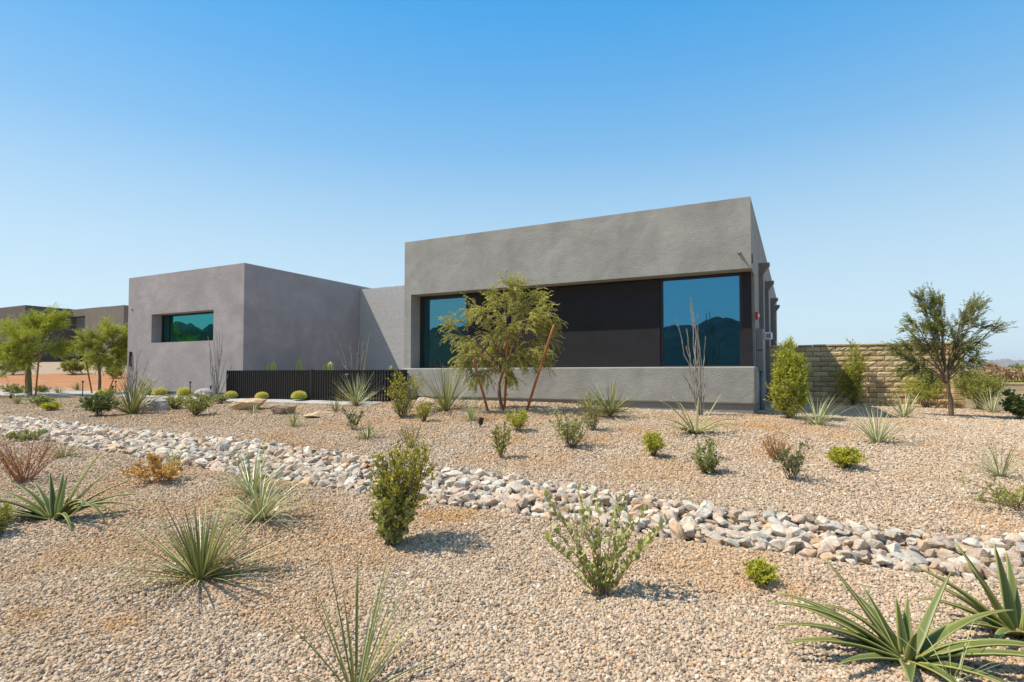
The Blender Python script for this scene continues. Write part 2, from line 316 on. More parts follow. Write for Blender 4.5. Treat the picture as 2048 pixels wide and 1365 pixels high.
M = dict(
    ground=ground_mat(), stone=stone_mat(),
    stucco=stucco('grey_stucco', (.318, .306, .276), .22), stucco2=stucco('mauve_grey_stucco', (.345, .311, .306), .18), stem=stucco('grey_stem_wall', (.26, .25, .222), .06),
    neighbour=stucco('brown_grey_stucco', (.20, .165, .135), .08), neighbour2=stucco('dark_brown_stucco', (.13, .105, .09), .08),
    bronze=simple('dark_bronze_panel', (.022, .020, .022), .7, 0, .2, 3, .2), frame=simple('black_window_frame', (.018, .016, .018), .45, 0, .1),
    fence=simple('black_steel', (.014, .0135, .013), .5, 0, .3, 5), steel=simple('grey_painted_steel', (.15, .14, .13), .5),
    glass_blue=glass('blue_tinted_glass', (.13, .50, .76), (.26, .30, .26), .42), glass_teal=glass('teal_tinted_glass', (.20, .54, .64), (.22, .40, .32), .40),
    glass_green=glass('green_tinted_glass', (.10, .54, .50), (.08, .14, .12), .5),
    room=simple('interior_plaster', (.32, .34, .30), .8), floor=simple('interior_floor', (.25, .22, .18), .6),
    board=masonry('board_formed_concrete', (.45, .43, .41), 2.6, .32, .003, .03), ledgestone=masonry('stacked_grey_stone', (.27, .24, .22), .9, .22, .02, .28),
    block=blockmat(), mortar=simple('grey_mortar', (.10, .08, .055), .95), farblock=masonry('tan_block', (.50, .40, .25), .4, .15, .012, .12),
    concrete=simple('pale_concrete', (.40, .385, .36), .85, 0, .12, 6, .2, .3, 40),
    panelgrey=simple('grey_painted_metal', (.20, .20, .205), .5), white=simple('white_plastic', (.72, .74, .76), .4), red=simple('red_plastic', (.55, .03, .03), .35),
    conduit=simple('grey_blue_conduit', (.20, .215, .225), .5), garage=simple('bronze_garage_door', (.12, .11, .09), .6),
    stake=simple('rust_orange_lodge_pole', (.34, .13, .05), .8, 0, .25, 18, .2, .3), tie=simple('green_tree_tie', (.03, .12, .07), .6),
    lightblack=simple('black_lamp_metal', (.012, .012, .012), .4),
    bark=barkmat('brown_bark', (.10, .065, .045), (.24, .165, .11)), barkgreen=barkmat('green_bark', (.12, .12, .05), (.22, .2, .10)),
    twig=barkmat('grey_brown_twig', (.10, .075, .05), (.22, .17, .12)), twigred=barkmat('reddish_twig', (.22, .10, .06), (.38, .20, .12)), ocot=barkmat('ocotillo_cane', (.12, .105, .08), (.50, .45, .37)),
    mesq=leafmat('mesquite_leaf', (.17, .185, .065), (.38, .385, .15), .40, .5, (.50, .47, .24)),
    rtree=leafmat('dark_mesquite_leaf', (.09, .12, .045), (.20, .235, .09), .32, .5, (.29, .30, .12)),
    palo=leafmat('palo_verde_leaf', (.15, .20, .028), (.34, .38, .05), .36, .5, (.46, .46, .09)),
    hop=leafmat('hopbush_leaf', (.16, .20, .03), (.34, .36, .06), .32, .45, (.48, .48, .14)),
    creo=leafmat('creosote_leaf', (.14, .155, .025), (.32, .31, .055), .32, .4, (.46, .40, .05)),
    joj=leafmat('jojoba_leaf', (.16, .18, .085), (.29, .315, .16), .25, .45, (.30, .34, .13)),
    lime=leafmat('lime_leaf', (.21, .235, .03), (.38, .39, .06), .35, .5, (.48, .46, .10)),
    olive=leafmat('olive_leaf', (.13, .15, .045), (.26, .28, .095), .3, .5, (.36, .35, .13)),
    dark=leafmat('dark_leaf', (.045, .072, .028), (.105, .145, .06), .25, .4, (.17, .2, .09)),
    grey=leafmat('grey_green_leaf', (.15, .175, .09), (.30, .32, .19), .22, .6, (.42, .42, .27)),
    flower=leafmat('white_flower_leaf', (.14, .165, .06), (.28, .30, .12), .25, .5, (.62, .60, .45)),
    dry=leafmat('dry_brown_leaf', (.32, .20, .09), (.50, .34, .17), .25, .7, (.56, .42, .25)),
    rust=leafmat('rusty_leaf', (.28, .11, .03), (.40, .19, .05), .25, .7, (.34, .26, .08)),
    purple=leafmat('purple_brown_leaf', (.19, .14, .115), (.36, .27, .22), .2, .7),
    yucca=leafmat('yucca_blade', (.085, .105, .045), (.19, .205, .10), .12, .42, (.36, .35, .21), .45),
    spoon=leafmat('blue_grey_blade', (.15, .185, .125), (.30, .33, .235), .1, .35, (.50, .50, .38), .5),
    agave=leafmat('agave_leaf', (.035, .055, .022), (.10, .125, .05), .05, .45, (.27, .27, .11), .35),
    yucdry=leafmat('dry_yucca_blade', (.20, .15, .08), (.38, .31, .19), .1, .6),
    barrel=leafmat('barrel_cactus_skin', (.10, .15, .03), (.20, .24, .05), 0, .5), spine=leafmat('golden_spine', (.50, .40, .09), (.62, .56, .26), .15, .5),
    column=leafmat('column_cactus_skin', (.05, .10, .04), (.30, .36, .14), 0, .5),
    hill=simple('desert_hill', (.032, .031, .02), .95, 0, .55, .03, .1), farhill=simple('purple_brown_hill', (.20, .15, .13), .95, 0, .2, .004, .1),
    gate_iron=simple('black_iron', (.02, .02, .02), .5),
)
BOULD = dict(grey=rock_mat('grey_boulder', ((.16, .145, .13), (.33, .30, .275), (.48, .44, .40)), 5),
             tan=rock_mat('tan_boulder', ((.34, .22, .12), (.48, .35, .21), (.58, .48, .36)), 4),
             brown=rock_mat('brown_boulder', ((.14, .10, .07), (.28, .20, .13), (.42, .33, .24)), 5),
             pink=rock_mat('pink_boulder', ((.40, .28, .20), (.54, .42, .33), (.62, .52, .43)), 4))
RK = [('pale cream', rock_mat('cream_rock', ((.42, .345, .265), (.62, .54, .43), (.76, .69, .585)))),
      ('pinkish tan', rock_mat('pink_rock', ((.40, .28, .20), (.56, .43, .325), (.68, .56, .44)))),
      ('grey', rock_mat('grey_rock', ((.34, .295, .25), (.52, .465, .395), (.66, .60, .52)))),
      ('rusty orange', rock_mat('rust_rock', ((.42, .25, .13), (.58, .40, .25), (.68, .54, .39))))]

# ------------------------------------------------------------------ ground sheet
def axis(fine0, fine1, step, lo, hi):
    a = list(np.arange(fine0, fine1 + 1e-6, step)); s = step; x = fine1
    while x < hi: s *= 1.22; x += s; a.append(x)
    s = step; x = fine0; b = []
    while x > lo: s *= 1.22; x -= s; b.append(x)
    return np.array(b[::-1] + a)
ax = axis(-20, 14, .16, -5000, 5000); ay = axis(0, 26, .16, -5000, 6500)
GX, GY = np.meshgrid(ax, ay)
GZ = gz(GX.ravel(), GY.ravel())
nx, ny = len(ax), len(ay)
ii = np.arange(ny - 1)[:, None] * nx + np.arange(nx - 1)[None]
mb = MB(); mb.add(np.c_[GX.ravel(), GY.ravel(), GZ], [np.stack([ii, ii + 1, ii + nx + 1, ii + nx], -1).reshape(-1, 4)])
ground = structure(mb.build('ground', M['ground'], smooth=True))
def soil(x, y):
    # bare red earth behind the walk on the left
    s = np.exp(-(((x + 15.5) / 6.) ** 2 + ((y - 25.) / 3.6) ** 2)) * 1.3
    s = s + np.exp(-(((x + 21) / 5.5) ** 2 + ((y - 25.5) / 2.2) ** 2)) * 1.2
    s = s + np.exp(-(((x - 14.6) / 3.) ** 2 + ((y - 14.) / .8) ** 2)) * .8
    return np.clip(s, 0, 1) * .62
sa = ground.data.attributes.new('soil', 'FLOAT', 'POINT'); sa.data.foreach_set('value', soil(GX.ravel(), GY.ravel()).astype(np.float32))
rr = np.hypot(GX, GY - 14).ravel()
de = np.where(GX.ravel() > 0, np.clip((GY.ravel() - 24) / 6, 0, 1), np.clip((rr - 45) / 12, 0, 1)); de = np.maximum(de, np.clip((rr - 45) / 12, 0, 1))
da = ground.data.attributes.new('desert', 'FLOAT', 'POINT'); da.data.foreach_set('value', de.astype(np.float32))

# ------------------------------------------------------------------ house
TH = R(27); CX, CYY = 4.745, 11.0
UX, UY = math.sin(TH), math.cos(TH); UC = CX * UX + CYY * UY; VC = -CX * UY + CYY * UX
def loc(px, py, ly):
    r, dz = ray(px, py); Y = (UC + ly) / (r * UX + UY); v = Y * (-r * UY + UX); return VC - v, dz * Y
def h2w(lx, ly): return CX + lx * math.cos(TH) + ly * math.sin(TH), CYY - lx * math.sin(TH) + ly * math.cos(TH)
HZ = .70                                     # world height of the house base
def Z(z): return z + EYE - HZ                # height relative to the eye -> house space
house = empty('house', (CX, CYY, HZ), -TH, 'low modern house of grey stucco blocks with large tinted windows', 'house')
LE = -8.56                                    # left end of the right hand block
OL = loc(822, 600, 0)[0]
T = -.42
b = MB(); b.box(LE, 0, 0, 16.8, Z(2.10), Z(3.53)); b.build('upper_wall', M['stucco'], house)
b = MB(); b.box(-.26, 0, .92, 16.8, -.6, Z(2.10)); b.box(LE, OL, 0, .5, Z(.14), Z(2.10)); b.box(LE, LE + .26, .5, 16.8, -.6, Z(2.1)); b.box(LE + .26, -.26, 16.5, 16.8, -.6, Z(2.1)); b.build('wall', M['stucco'], house)
b = MB(); b.box(LE - .02, .05, -.05, .92, Z(-.60), Z(.145)); b.build('ledge_wall', M['stucco'], house, bevel=.03, segs=3)
b = MB(); b.box(LE, .01, 0, .9, -.6, Z(-.60)); b.build('stem_wall', M['stem'], house)
# recess: dark panel, post, head and jamb lining
x0, x1 = loc(938, 600, .38)[0], loc(1320, 600, .38)[0]
b = MB(); b.box(x0, x1, .36, .5, Z(.145), Z(2.07)); b.build('dark_panel', M['bronze'], house, bevel=.004)
b = MB(); b.box(-.20, -.03, .38, .60, Z(.145), Z(2.09)); b.box(-.22, -.2, .6, .92, Z(.145), Z(2.09)); b.build('corner_post', M['bronze'], house)
def window(name, xa, xb, za, zb, y, gm, fw=.05, label=None):
    w = MB(); w.box(xa, xa + fw, y, y + .08, za, zb); w.box(xb - fw, xb, y, y + .08, za, zb)
    w.box(xa + fw, xb - fw, y + .001, y + .079, za, za + fw * .6); w.box(xa + fw, xb - fw, y + .001, y + .079, zb - fw, zb)
    o = w.build('window', M['frame'], house); o['label'] = label
    g = MB(); g.box(xa + fw, xb - fw, y + .03, y + .05, za + fw * .6, zb - fw); g.build('pane', gm, o)
    return o
window('window', x1 + .003, -.203, Z(.147), Z(2.095), .40, M['glass_blue'], .055, 'large window reflecting blue sky and dark hills')
window('window', OL + .004, x0 - .003, Z(.147), Z(2.095), .40, M['glass_teal'], .10, 'teal tinted window behind the staked tree')
# rooms behind the glass
b = MB(); b.box(LE + .262, -.262, 5.2, 5.35, Z(-.55), Z(2.09)); b.box(-7.9, -7.6, 1.4, 5.2, Z(-.55), Z(2.09)); b.box(-4.6, -4.45, .6, 5.2, Z(-.55), Z(2.09)); b.build('interior_wall', M['room'], house)
b = MB(); b.box(LE + .262, -.262, .93, 5.19, Z(-.58), Z(-.551)); b.build('interior_floor', M['floor'], house)
# left hand block
AX = loc(489, 524, -.3)[0]; BX = loc(258, 558, -.3)[0]; ZT = 3.47
wl, wr = loc(303.5, 629, -.3)[0], loc(427.3, 618, -.3)[0]; wt, wb = 2.08, 1.08
YB = 5.6
b = MB()
b.box(BX, AX, -.3, .2, Z(wt), Z(ZT)); b.box(BX, AX, -.3, .2, Z(-.6), Z(wb)); b.box(BX, wl, -.3, .2, Z(wb), Z(wt)); b.box(wr, AX, -.3, .2, Z(wb), Z(wt))
b.box(BX, AX, .2, YB, Z(2.6), Z(ZT)); b.box(AX - .25, AX, .2, YB, Z(-.6), Z(2.6)); b.box(BX, BX + .25, .2, YB, Z(-.6), Z(2.6)); b.box(BX + .25, AX - .25, YB - .25, YB, Z(-.6), Z(2.6))
b.build('wing_wall', M['stucco2'], house)
b = MB(); b.box(BX + .03, AX - .03, -.27, YB - .03, -.6, Z(-.6)); b.build('wing_stem_wall', M['stem'], house)
o = window('window', wl + .002, wr - .002, Z(wb) + .002, Z(wt) - .002, .05, M['glass_green'], .045, 'small recessed window in the left block')
g = MB(); g.box(wl + .36, wl + .42, .052, .126, Z(wb) + .03, Z(wt) - .047); g.build('mullion', M['frame'], o)
b = MB(); b.box(BX + .26, AX - .26, 2.6, 2.7, Z(-.6), Z(2.59)); b.build('interior_wall', M['room'], house)
# linking wall of board formed concrete
YC = 4.9
b = MB(); b.box(AX + .001, LE + 1.0, YC, YC + .3, -.6, Z(3.34)); b.build('linking_wall', M['board'], house)
# side: downspout fins with scupper heads, electrical gear
for t in (2.5, 5.4, 9.4, 11.6):
    d = MB(); d.box(.001, .10, t, t + .12, 0, Z(2.36)); o = d.build('downspout', M['steel'], house)
    s = MB()
    s.add([(.0015, t - .03, Z(2.36)), (.10, t - .03, Z(2.36)), (.24, t - .03, Z(2.56)), (.24, t - .03, Z(2.63)), (.0015, t - .03, Z(2.63)),
           (.0015, t + .15, Z(2.36)), (.10, t + .15, Z(2.36)), (.24, t + .15, Z(2.56)), (.24, t + .15, Z(2.63)), (.0015, t + .15, Z(2.63))],
          [[(0, 1, 6, 5), (1, 2, 7, 6), (2, 3, 8, 7), (3, 4, 9, 8)], [(0, 4, 3), (0, 3, 2), (0, 2, 1), (5, 8, 9), (5, 7, 8), (5, 6, 7)]])
    s.build('scupper_head', M['steel'], o)
e = MB(); e.box(.002, .14, 1.15, 1.95, Z(.06), Z(.98)); e = e.build('electrical_cabinet', M['panelgrey'], house, bevel=.012)
d = MB(); d.box(.02, .141, 1.14, 1.149, Z(.5), Z(.515)); d.build('door_seam', M['frame'], e)
q = MB(); q.box(.14, .30, 1.74, 1.98, Z(.77), Z(.93)); q = q.build('meter_box', M['white'], house, bevel=.015)
q2 = MB(); q2.box(.18, .27, 1.73, 1.739, Z(.80), Z(.90)); q2.build('meter_face', M['panelgrey'], q)
q = MB(); q.box(.001, .06, 1.02, 1.14, Z(1.16), Z(1.33)); q = q.build('alarm_strobe', M['red'], house, bevel=.02)
q2 = MB(); q2.tube([(.06, 1.08, Z(1.245)), (.085, 1.08, Z(1.245))], [.04, .025], 10); q2.build('lens', M['white'], q)
q = MB(); q.tube([(.10, 1.35, Z(.06)), (.10, 1.35, Z(-1.0))], .055, 10); q.tube([(.08, 1.62, Z(.06)), (.08, 1.62, Z(-1.0))], .035, 10); q.build('conduit', M['conduit'], house, smooth=True)
q = MB(); q.box(.001, .02, .14, .19, Z(2.22), Z(2.40)); q.build('wall_vent', M['frame'], house)
vx, vz = loc(1478, 506, 0)
q = MB(); q.tube([(vx, -.001, Z(vz)), (vx, -.05, Z(vz))], [.035, .03], 10); q.tube([(vx, -.05, Z(vz)), (vx + .03, -.09, Z(vz) - .02)], [.018, .012], 8); q.build('hose_outlet', M['conduit'], house)
vx, vz = loc(262.5, 719, -.3)
q = MB(); q.box(vx - .045, vx + .045, -.36, -.302, Z(vz) - .27, Z(vz) + .27); q.build('wall_lamp', M['lightblack'], house, bevel=.01)
vx, vz = loc(265, 620, -.3)
q = MB(); q.tube([(vx, -.301, Z(vz)), (vx, -.33, Z(vz))], .025, 8); q.build('hose_outlet', M['lightblack'], house)

# ------------------------------------------------------------------ slat fence and gate
FL, FG, FR = loc(454, 742, -.7)[0], loc(624, 740, -.7)[0], loc(779, 739, -.7)[0]
fx, fy = h2w(FL, -.7)
fence = empty('slat_fence', (fx, fy, HZ), -TH, 'low black fence of vertical steel slats in front of the recessed entry', 'fence')
def slats(xa, xb, axis_y=False):
    m_ = MB(); k = int((xb - xa) / .088)
    for i in range(k + 1):
        p = xa + (xb - xa) * i / k
        if axis_y: m_.box(-.02, .03, p - .02, p + .02, Z(-.74), Z(.105))
        else: m_.box(p - .019, p + .019, -.03, .025, Z(-.725), Z(.10))
    return m_
sl = slats(.03, FG - FL - .06); sl.build('slat_panel', M['fence'], fence)
rl = MB(); rl.box(0, FG - FL - .03, .0255, .05, Z(.02), Z(.06)); rl.box(0, FG - FL - .03, .0255, .05, Z(-.60), Z(-.56)); rl.build('rail', M['fence'], fence)
ps = MB(); ps.box(FG - FL - .04, FG - FL + .04, -.04, .045, Z(-.76), Z(.115)); ps.build('post', M['fence'], fence)
gt = slats(FG - FL + .07, FR - FL - .02); gt.box(FG - FL + .045, FR - FL, .026, .05, Z(.02), Z(.06)); gt.box(FG - FL + .045, FR - FL, .026, .05, Z(-.60), Z(-.56)); gt = gt.build('gate', M['fence'], fence)
q = MB(); hx = loc(698, 747, -.7)[0] - FL; q.box(hx - .07, hx + .05, -.075, -.055, Z(-.03), Z(0)); q.box(hx - .01, hx + .02, -.06, -.031, Z(-.03), Z(0)); q.build('handle', M['conduit'], gt)
rt = MB(); k = 8
for i in range(k): p = .02 + .64 * i / (k - 1); rt.box(FR - FL + .005, FR - FL + .06, p - .019, p + .019, Z(-.74), Z(.105))
rt.box(FR - FL + .0605, FR - FL + .085, 0, .64, Z(.0), Z(.05)); rt.box(FR - FL + .0605, FR - FL + .085, 0, .64, Z(-.6), Z(-.55)); rt.box(FR - FL + .0605, FR - FL + .07, 0, .64, Z(-.55), Z(.0)); rt.build('return_panel', M['fence'], fence)

# ------------------------------------------------------------------ concrete walk
far = [(-140, 782), (0, 785), (120, 784.5), (250, 784), (360, 790), (455, 796.5), (630, 800.5), (700, 803), (775, 806.5)]
near = [(-140, 789), (0, 791.5), (120, 792.5), (230, 793), (330, 798), (450, 803.5), (640, 809), (700, 811.5), (748, 813)]
mb = MB(); rows = []
for i in range(len(far) - 1):
    for k in range(8):
        t = k / 8
        rows.append((tuple(far[i][j] * (1 - t) + far[i + 1][j] * t for j in (0, 1)), tuple(near[i][j] * (1 - t) + near[i + 1][j] * t for j in (0, 1))))
vv = []
for a, c in rows:
    A, _ = hit(*a); B, _ = hit(*c)
    for k in range(5):
        p = A.lerp(B, k / 4); vv.append((p.x, p.y, g1(p.x, p.y) + .025))
top = np.array(vv); m_ = len(rows)
i = np.arange(m_ - 1)[:, None] * 5; j = np.arange(4)[None]
q = np.stack([i + j, i + j + 1, i + j + 6, i + j + 5], -1).reshape(-1, 4)
low = top - np.array([0, 0, .12]); off = len(top)
e1 = np.arange(m_ - 1) * 5 + 4
mb.add(np.r_[top, low], [q, np.stack([e1, e1 + off, e1 + 5 + off, e1 + 5], -1)])
structure(mb.build('path', M['concrete']))

# ------------------------------------------------------------------ block wall on the right
WY = 7.35
def block_run(m_, x0, x1, y, z0, rows, bw=.4064, bh=.1524, seed=1, face=-1):
    rg = random.Random(seed)
    for r_ in range(rows):
        x = x0 - (bw / 2 if r_ % 2 else 0)
        while x < x1 - .02:
            a, c = max(x, x0) + .0075, min(x + bw, x1) - .0075
            if c - a > .03:
                nx_, nz_ = 6, 4
                us = np.linspace(0, 1, nx_); ws = np.linspace(0, 1, nz_)
                vs = []; t_ = rg.uniform(.0, .55)
                for w_ in ws:
                    for u_ in us:
                        edge = u_ in (0, 1) or w_ in (0, 1)
                        dpt = 0 if edge else rg.uniform(.004, .022)
                        vs.append((a + (c - a) * (u_ if edge and u_ in (0, 1) else u_) , y + face * dpt, z0 + r_ * bh + .007 + (bh - .014) * w_ + (rg.uniform(-.004, .002) if w_ in (0, 1) and u_ not in (0, 1) else 0)))
                vs = np.array(vs); bk = vs.copy(); bk[:, 1] = y + .05
                ii_ = np.arange(nz_ - 1)[:, None] * nx_ + np.arange(nx_ - 1)[None]
                qs = np.stack([ii_, ii_ + 1, ii_ + nx_ + 1, ii_ + nx_], -1).reshape(-1, 4)
                nn = nx_ * nz_; rim = list(range(nx_)) + [nx_ * (k + 2) - 1 for k in range(nz_ - 1)] + [nn - 2 - k for k in range(nx_ - 1)] + [nx_ * (nz_ - 2 - k) for k in range(nz_ - 2)]
                rq = [(rim[k], rim[(k + 1) % len(rim)], rim[(k + 1) % len(rim)] + nn, rim[k] + nn) for k in range(len(rim))]
                m_.add(np.r_[vs, bk], [qs, [(f[3], f[2], f[1], f[0]) for f in rq]], t_)
            x += bw
wx, wy = h2w(0, WY)
WZ = EYE + .885 - 12 * .1524 - .06
bwall = empty('block_wall', (wx, wy, WZ), -TH, 'tan split face block wall running right from the house', 'wall')
WR = loc(1899, 690, WY)[0]
mb = MB(); block_run(mb, .005, WR, 0, 0, 12, seed=4); mb.build('wall', M['block'], bwall)
mb = MB(); mb.box(.005, WR + .2, .012, .15, -.3, 12 * .1524); mb.build('mortar', M['mortar'], bwall)
mb = MB(); x = .005; rg = random.Random(8)
while x < WR + .1:
    mb.box(x + .004, min(x + .4, WR + .2) - .004, -.03, .17, 12 * .1524 + .004, 12 * .1524 + .06 + rg.uniform(-.004, .004), rg.uniform(.05, .35)); x += .406
mb.build('cap', M['block'], bwall, bevel=.01)
mb = MB()
for r_ in range(12): mb.box(WR, WR + .25, -.34, .001, r_ * .1524 - (.3 if r_ == 0 else 0) + .004, r_ * .1524 + .148, rg.uniform(.1, .4))
mb.box(WR - .03, WR + .28, -.37, .0, 12 * .1524 + .002, 12 * .1524 + .065, .3); mb.build('pilaster', M['block'], bwall, bevel=.012)
# lower far wall with iron view fence
lx0 = WR + .6
fx, fy = h2w(lx0, 12)
lw_ = empty('garden_wall', (fx, fy, EYE - 1.9), -TH, 'low tan block wall beyond the right hand tree', 'wall')
mb = MB(); mb.box(0, 24, 0, .2, 0, 1.56); mb.build('wall', M['farblock'], lw_)
mb = MB(); mb.box(-.02, 24.02, -.02, .22, 1.561, 1.61); mb.build('cap', M['block'], lw_)
ff = empty('iron_fence', (fx, fy, EYE - 1.9 + 1.61), -TH, 'thin black iron fence along the top of the low garden wall', 'fence')
mb = MB(); mb.box(0, 24, .08, .11, .20, .225); mb.box(0, 24, .08, .11, .03, .05)
for k in range(160): mb.box(k * .15 + .01, k * .15 + .025, .085, .105, .05, .20)
mb.build('rail', M['gate_iron'], ff)
for k in range(9):
    mb = MB(); mb.box(k * 3 - .025, k * 3 + .025, .065, .115, 0, .27); mb.build('post', M['gate_iron'], ff)

# ------------------------------------------------------------------ neighbouring houses
def wpt(px, py, Y): dx, dz = ray(px, py); return dx * Y, Y, dz * Y
ex, ey, ez = wpt(248, 609, 36)
NB = empty('neighbour_house', (ex, ey, .4), -TH, 'flat roofed brown grey house far behind the left trees', 'house')
def nz_(z): return z + EYE - .4
mb = MB(); mb.box(-4.6, 0, 0, 9, 0, nz_(4.45)); mb.build('wall', M['neighbour'], NB)
mb = MB(); mb.box(-9.2, -4.601, 1.6, 9, 0, nz_(4.22)); mb.build('stone_wall', M['ledgestone'], NB)
mb = MB(); mb.box(-9.2, -4.602, 1.3, 1.599, nz_(4.22), nz_(4.75)); mb.box(-9.2, -4.602, 1.6, 9, nz_(4.221), nz_(4.75)); mb.build('parapet', M['neighbour'], NB)
mb = MB(); mb.box(-8.4, -5.0, 1.52, 1.598, .0, nz_(2.0)); mb.build('patio_shade_slab', M['frame'], NB)  # black slab on the wall, painted shade for the inside of a patio opening
mb = MB(); mb.box(-5.6, -4.7, 1.5, 1.519, nz_(1.9), nz_(3.0)); mb.build('bronze_panel', M['garage'], NB)
mb = MB(); mb.box(-17, -9.201, -1.5, 9, 0, nz_(4.8)); mb.build('wing_wall', M['neighbour2'], NB)
n2 = empty('distant_house', (-46, 15, -.2), R(20), 'flat roofed house off to the left, mirrored in the small window', 'house')
mb = MB(); mb.box(-4, 4, -7, 7, 0, 5.2); mb.build('wall', M['neighbour'], n2)
mb = MB(); mb.box(-3, 3, -12, -7.01, 0, 4.1); mb.build('wing_wall', M['neighbour2'], n2)
mb = MB(); mb.box(4.001, 4.03, -4, 3, 1.2, 3); mb.build('window', M['frame'], n2)

# ------------------------------------------------------------------ hills
def hill(name, x, y, lx, ly, h, rz, mat, seed, label=None):
    mb = MB(); a, c = 260, 50
    U, W = np.meshgrid(np.linspace(-1, 1, a), np.linspace(-1, 1, c))
    prof = np.clip(1 - U ** 8, 0, 1) * np.clip(1 - np.abs(W) ** 1.5, 0, 1)
    zz = h * prof * (.80 + .12 * vnoise(U * lx, W * ly, h * 1.6, seed) + .16 * (vnoise(U * lx, W * ly, h * .6, seed + 1) - .5) + .16 * (vnoise(U * lx, W * ly, h * .17, seed + 2) - .5) + .07 * (vnoise(U * lx, W * ly, h * .06, seed + 3) - .5)) - 2
    i = np.arange(c - 1)[:, None] * a + np.arange(a - 1)[None]
    mb.add(np.c_[(U * lx).ravel(), (W * ly).ravel(), zz.ravel()], [np.stack([i, i + 1, i + a + 1, i + a], -1).reshape(-1, 4)])
    o = mb.build(name, mat, smooth=True); o.location = (x, y, 0); o.rotation_euler = (0, 0, rz); return structure(o)
for az, d, h, ln, sd in ((215, 640, 66, 360, 1), (240, 700, 72, 360, 4), (196, 760, 70, 320, 7), (176, 900, 74, 330, 9)):
    x, y = d * math.cos(R(az)), d * math.sin(R(az)); hill('hills', x, y, ln, 120, h, R(az) + PI / 2, M['hill'], sd)
hill('hills', 2650, 2850, 520, 200, 84, -.2, M['farhill'], 12); hill('hills', 3200, 2900, 500, 220, 70, -.3, M['farhill'], 15)
# ------------------------------------------------------------------ plant builders (z up, base at the origin)
def add_leaves(mb, c, d, ln, wd, rg, style='rhomb', tint=None, flat=1.0):
    n_ = len(c); d = unit(np.asarray(d, float)); rnd = rg.normal(size=(n_, 3)) * flat + np.array([0, 0, 1 - flat])
    s = unit(np.cross(d, rnd)); nn_ = np.cross(s, d)
    ln = np.broadcast_to(np.asarray(ln, float), (n_,))[:, None]; wd = np.broadcast_to(np.asarray(wd, float), (n_,))[:, None]
    tint = rg.random(n_) if tint is None else tint
    if style == 'rhomb':
        v = np.stack([c, c + d * ln * .5 + s * wd * .5, c + d * ln, c + d * ln * .5 - s * wd * .5 + nn_ * wd * .15], 1)
        k = 4; fs = [np.array([[0, 1, 2, 3]])]
    else:
        f = nn_ * wd * .14
        v = np.stack([c, c + d * ln * .35, c + d * ln * .72, c + d * ln,
                      c + d * ln * .25 + s * wd * .46 + f, c + d * ln * .70 + s * wd * .40 + f,
                      c + d * ln * .25 - s * wd * .46 + f, c + d * ln * .70 - s * wd * .40 + f], 1)
        k = 8; fs = [np.array([[0, 4, 1], [2, 5, 3], [0, 1, 6], [2, 3, 7]]), np.array([[1, 4, 5, 2], [1, 2, 7, 6]])]
    off = (np.arange(n_) * k)[:, None, None]
    mb.add(v.reshape(-1, 3), [(off + f[None]).reshape(-1, f.shape[1]) for f in fs], np.repeat(tint, k))
def add_blades(mb, n_, ln, wd, th, bend, base_r, rg, segs=6, az=None, tint=None, keel=.28, gpow=1.4, floor=.012, zb=0., taper=.75, wob=0., slope=None, edge=None, tip=None, curl=None):
    """n_ tapering V section blades; th = start angle from vertical, bend = added angle along the blade (radians)"""
    az = rg.random(n_) * 2 * PI if az is None else np.asarray(az, float)
    ln, wd, th, bend = (np.broadcast_to(np.asarray(q, float), (n_,)) for q in (ln, wd, th, bend))
    pos = np.c_[np.cos(az) * base_r, np.sin(az) * base_r, np.full(n_, zb) + rg.random(n_) * .01]
    side = np.c_[-np.sin(az), np.cos(az), np.zeros(n_)]
    pts = []
    ts = np.linspace(0, 1, segs + 1)
    azz = az.copy()
    for i, t in enumerate(ts):
        a = th + bend * t ** gpow
        dr = np.c_[np.sin(a) * np.cos(azz), np.sin(a) * np.sin(azz), np.cos(a)]
        nr = np.cross(dr, side)
        w = wd * (min(1, .62 + 1.6 * t) if t < .25 else 1) * max(1 - t ** (tip or 1.6), .02) ** taper
        fl = floor if slope is None else floor + slope[0] * pos[:, 0] + slope[1] * pos[:, 1]
        pos[:, 2] = np.maximum(pos[:, 2], fl if i else pos[:, 2])
        pts.append(np.stack([pos - side * w[:, None] * .5 , pos + nr * (w * -keel)[:, None] * (1 - t * .5), pos + side * w[:, None] * .5], 1))
        pos = pos + dr * (ln / segs)[:, None]
        azz = azz + wob * rg.normal(size=n_) + (curl * max(0., t - .35) / segs * 4.7 if curl else 0)
    v = np.stack(pts, 1)                                   # n, segs+1, 3, 3
    tint = rg.random(n_) if tint is None else np.broadcast_to(tint, (n_,))
    K_ = (segs + 1) * 3
    i = np.arange(segs)[:, None] * 3; j = np.arange(2)[None]
    q = np.stack([i + j, i + j + 1, i + j + 4, i + j + 3], -1).reshape(-1, 4)
    tt = np.repeat(np.clip(tint[:, None] + np.zeros(segs + 1)[None], 0, 1), 3, axis=1)
    if edge: tt = tt.copy(); tt[:, 0::3] = edge; tt[:, 2::3] = edge
    mb.add(v.reshape(-1, 3), [((np.arange(n_) * K_)[:, None, None] + q[None]).reshape(-1, 4)], tt.reshape(-1))
def curve(p0, p1, lift, rg, k=6, wob=.04):
    p0, p1 = np.asarray(p0, float), np.asarray(p1, float); t = np.linspace(0, 1, k)[:, None]
    mid = (p0 + p1) / 2 + np.asarray(lift, float)
    p = (1 - t) ** 2 * p0 + 2 * t * (1 - t) * mid + t * t * p1
    n_ = rg.normal(size=(k, 3)) * wob * np.linalg.norm(p1 - p0) * (t * (1.2 - t)) * 1.2
    return p + np.cumsum(n_, 0) * .6
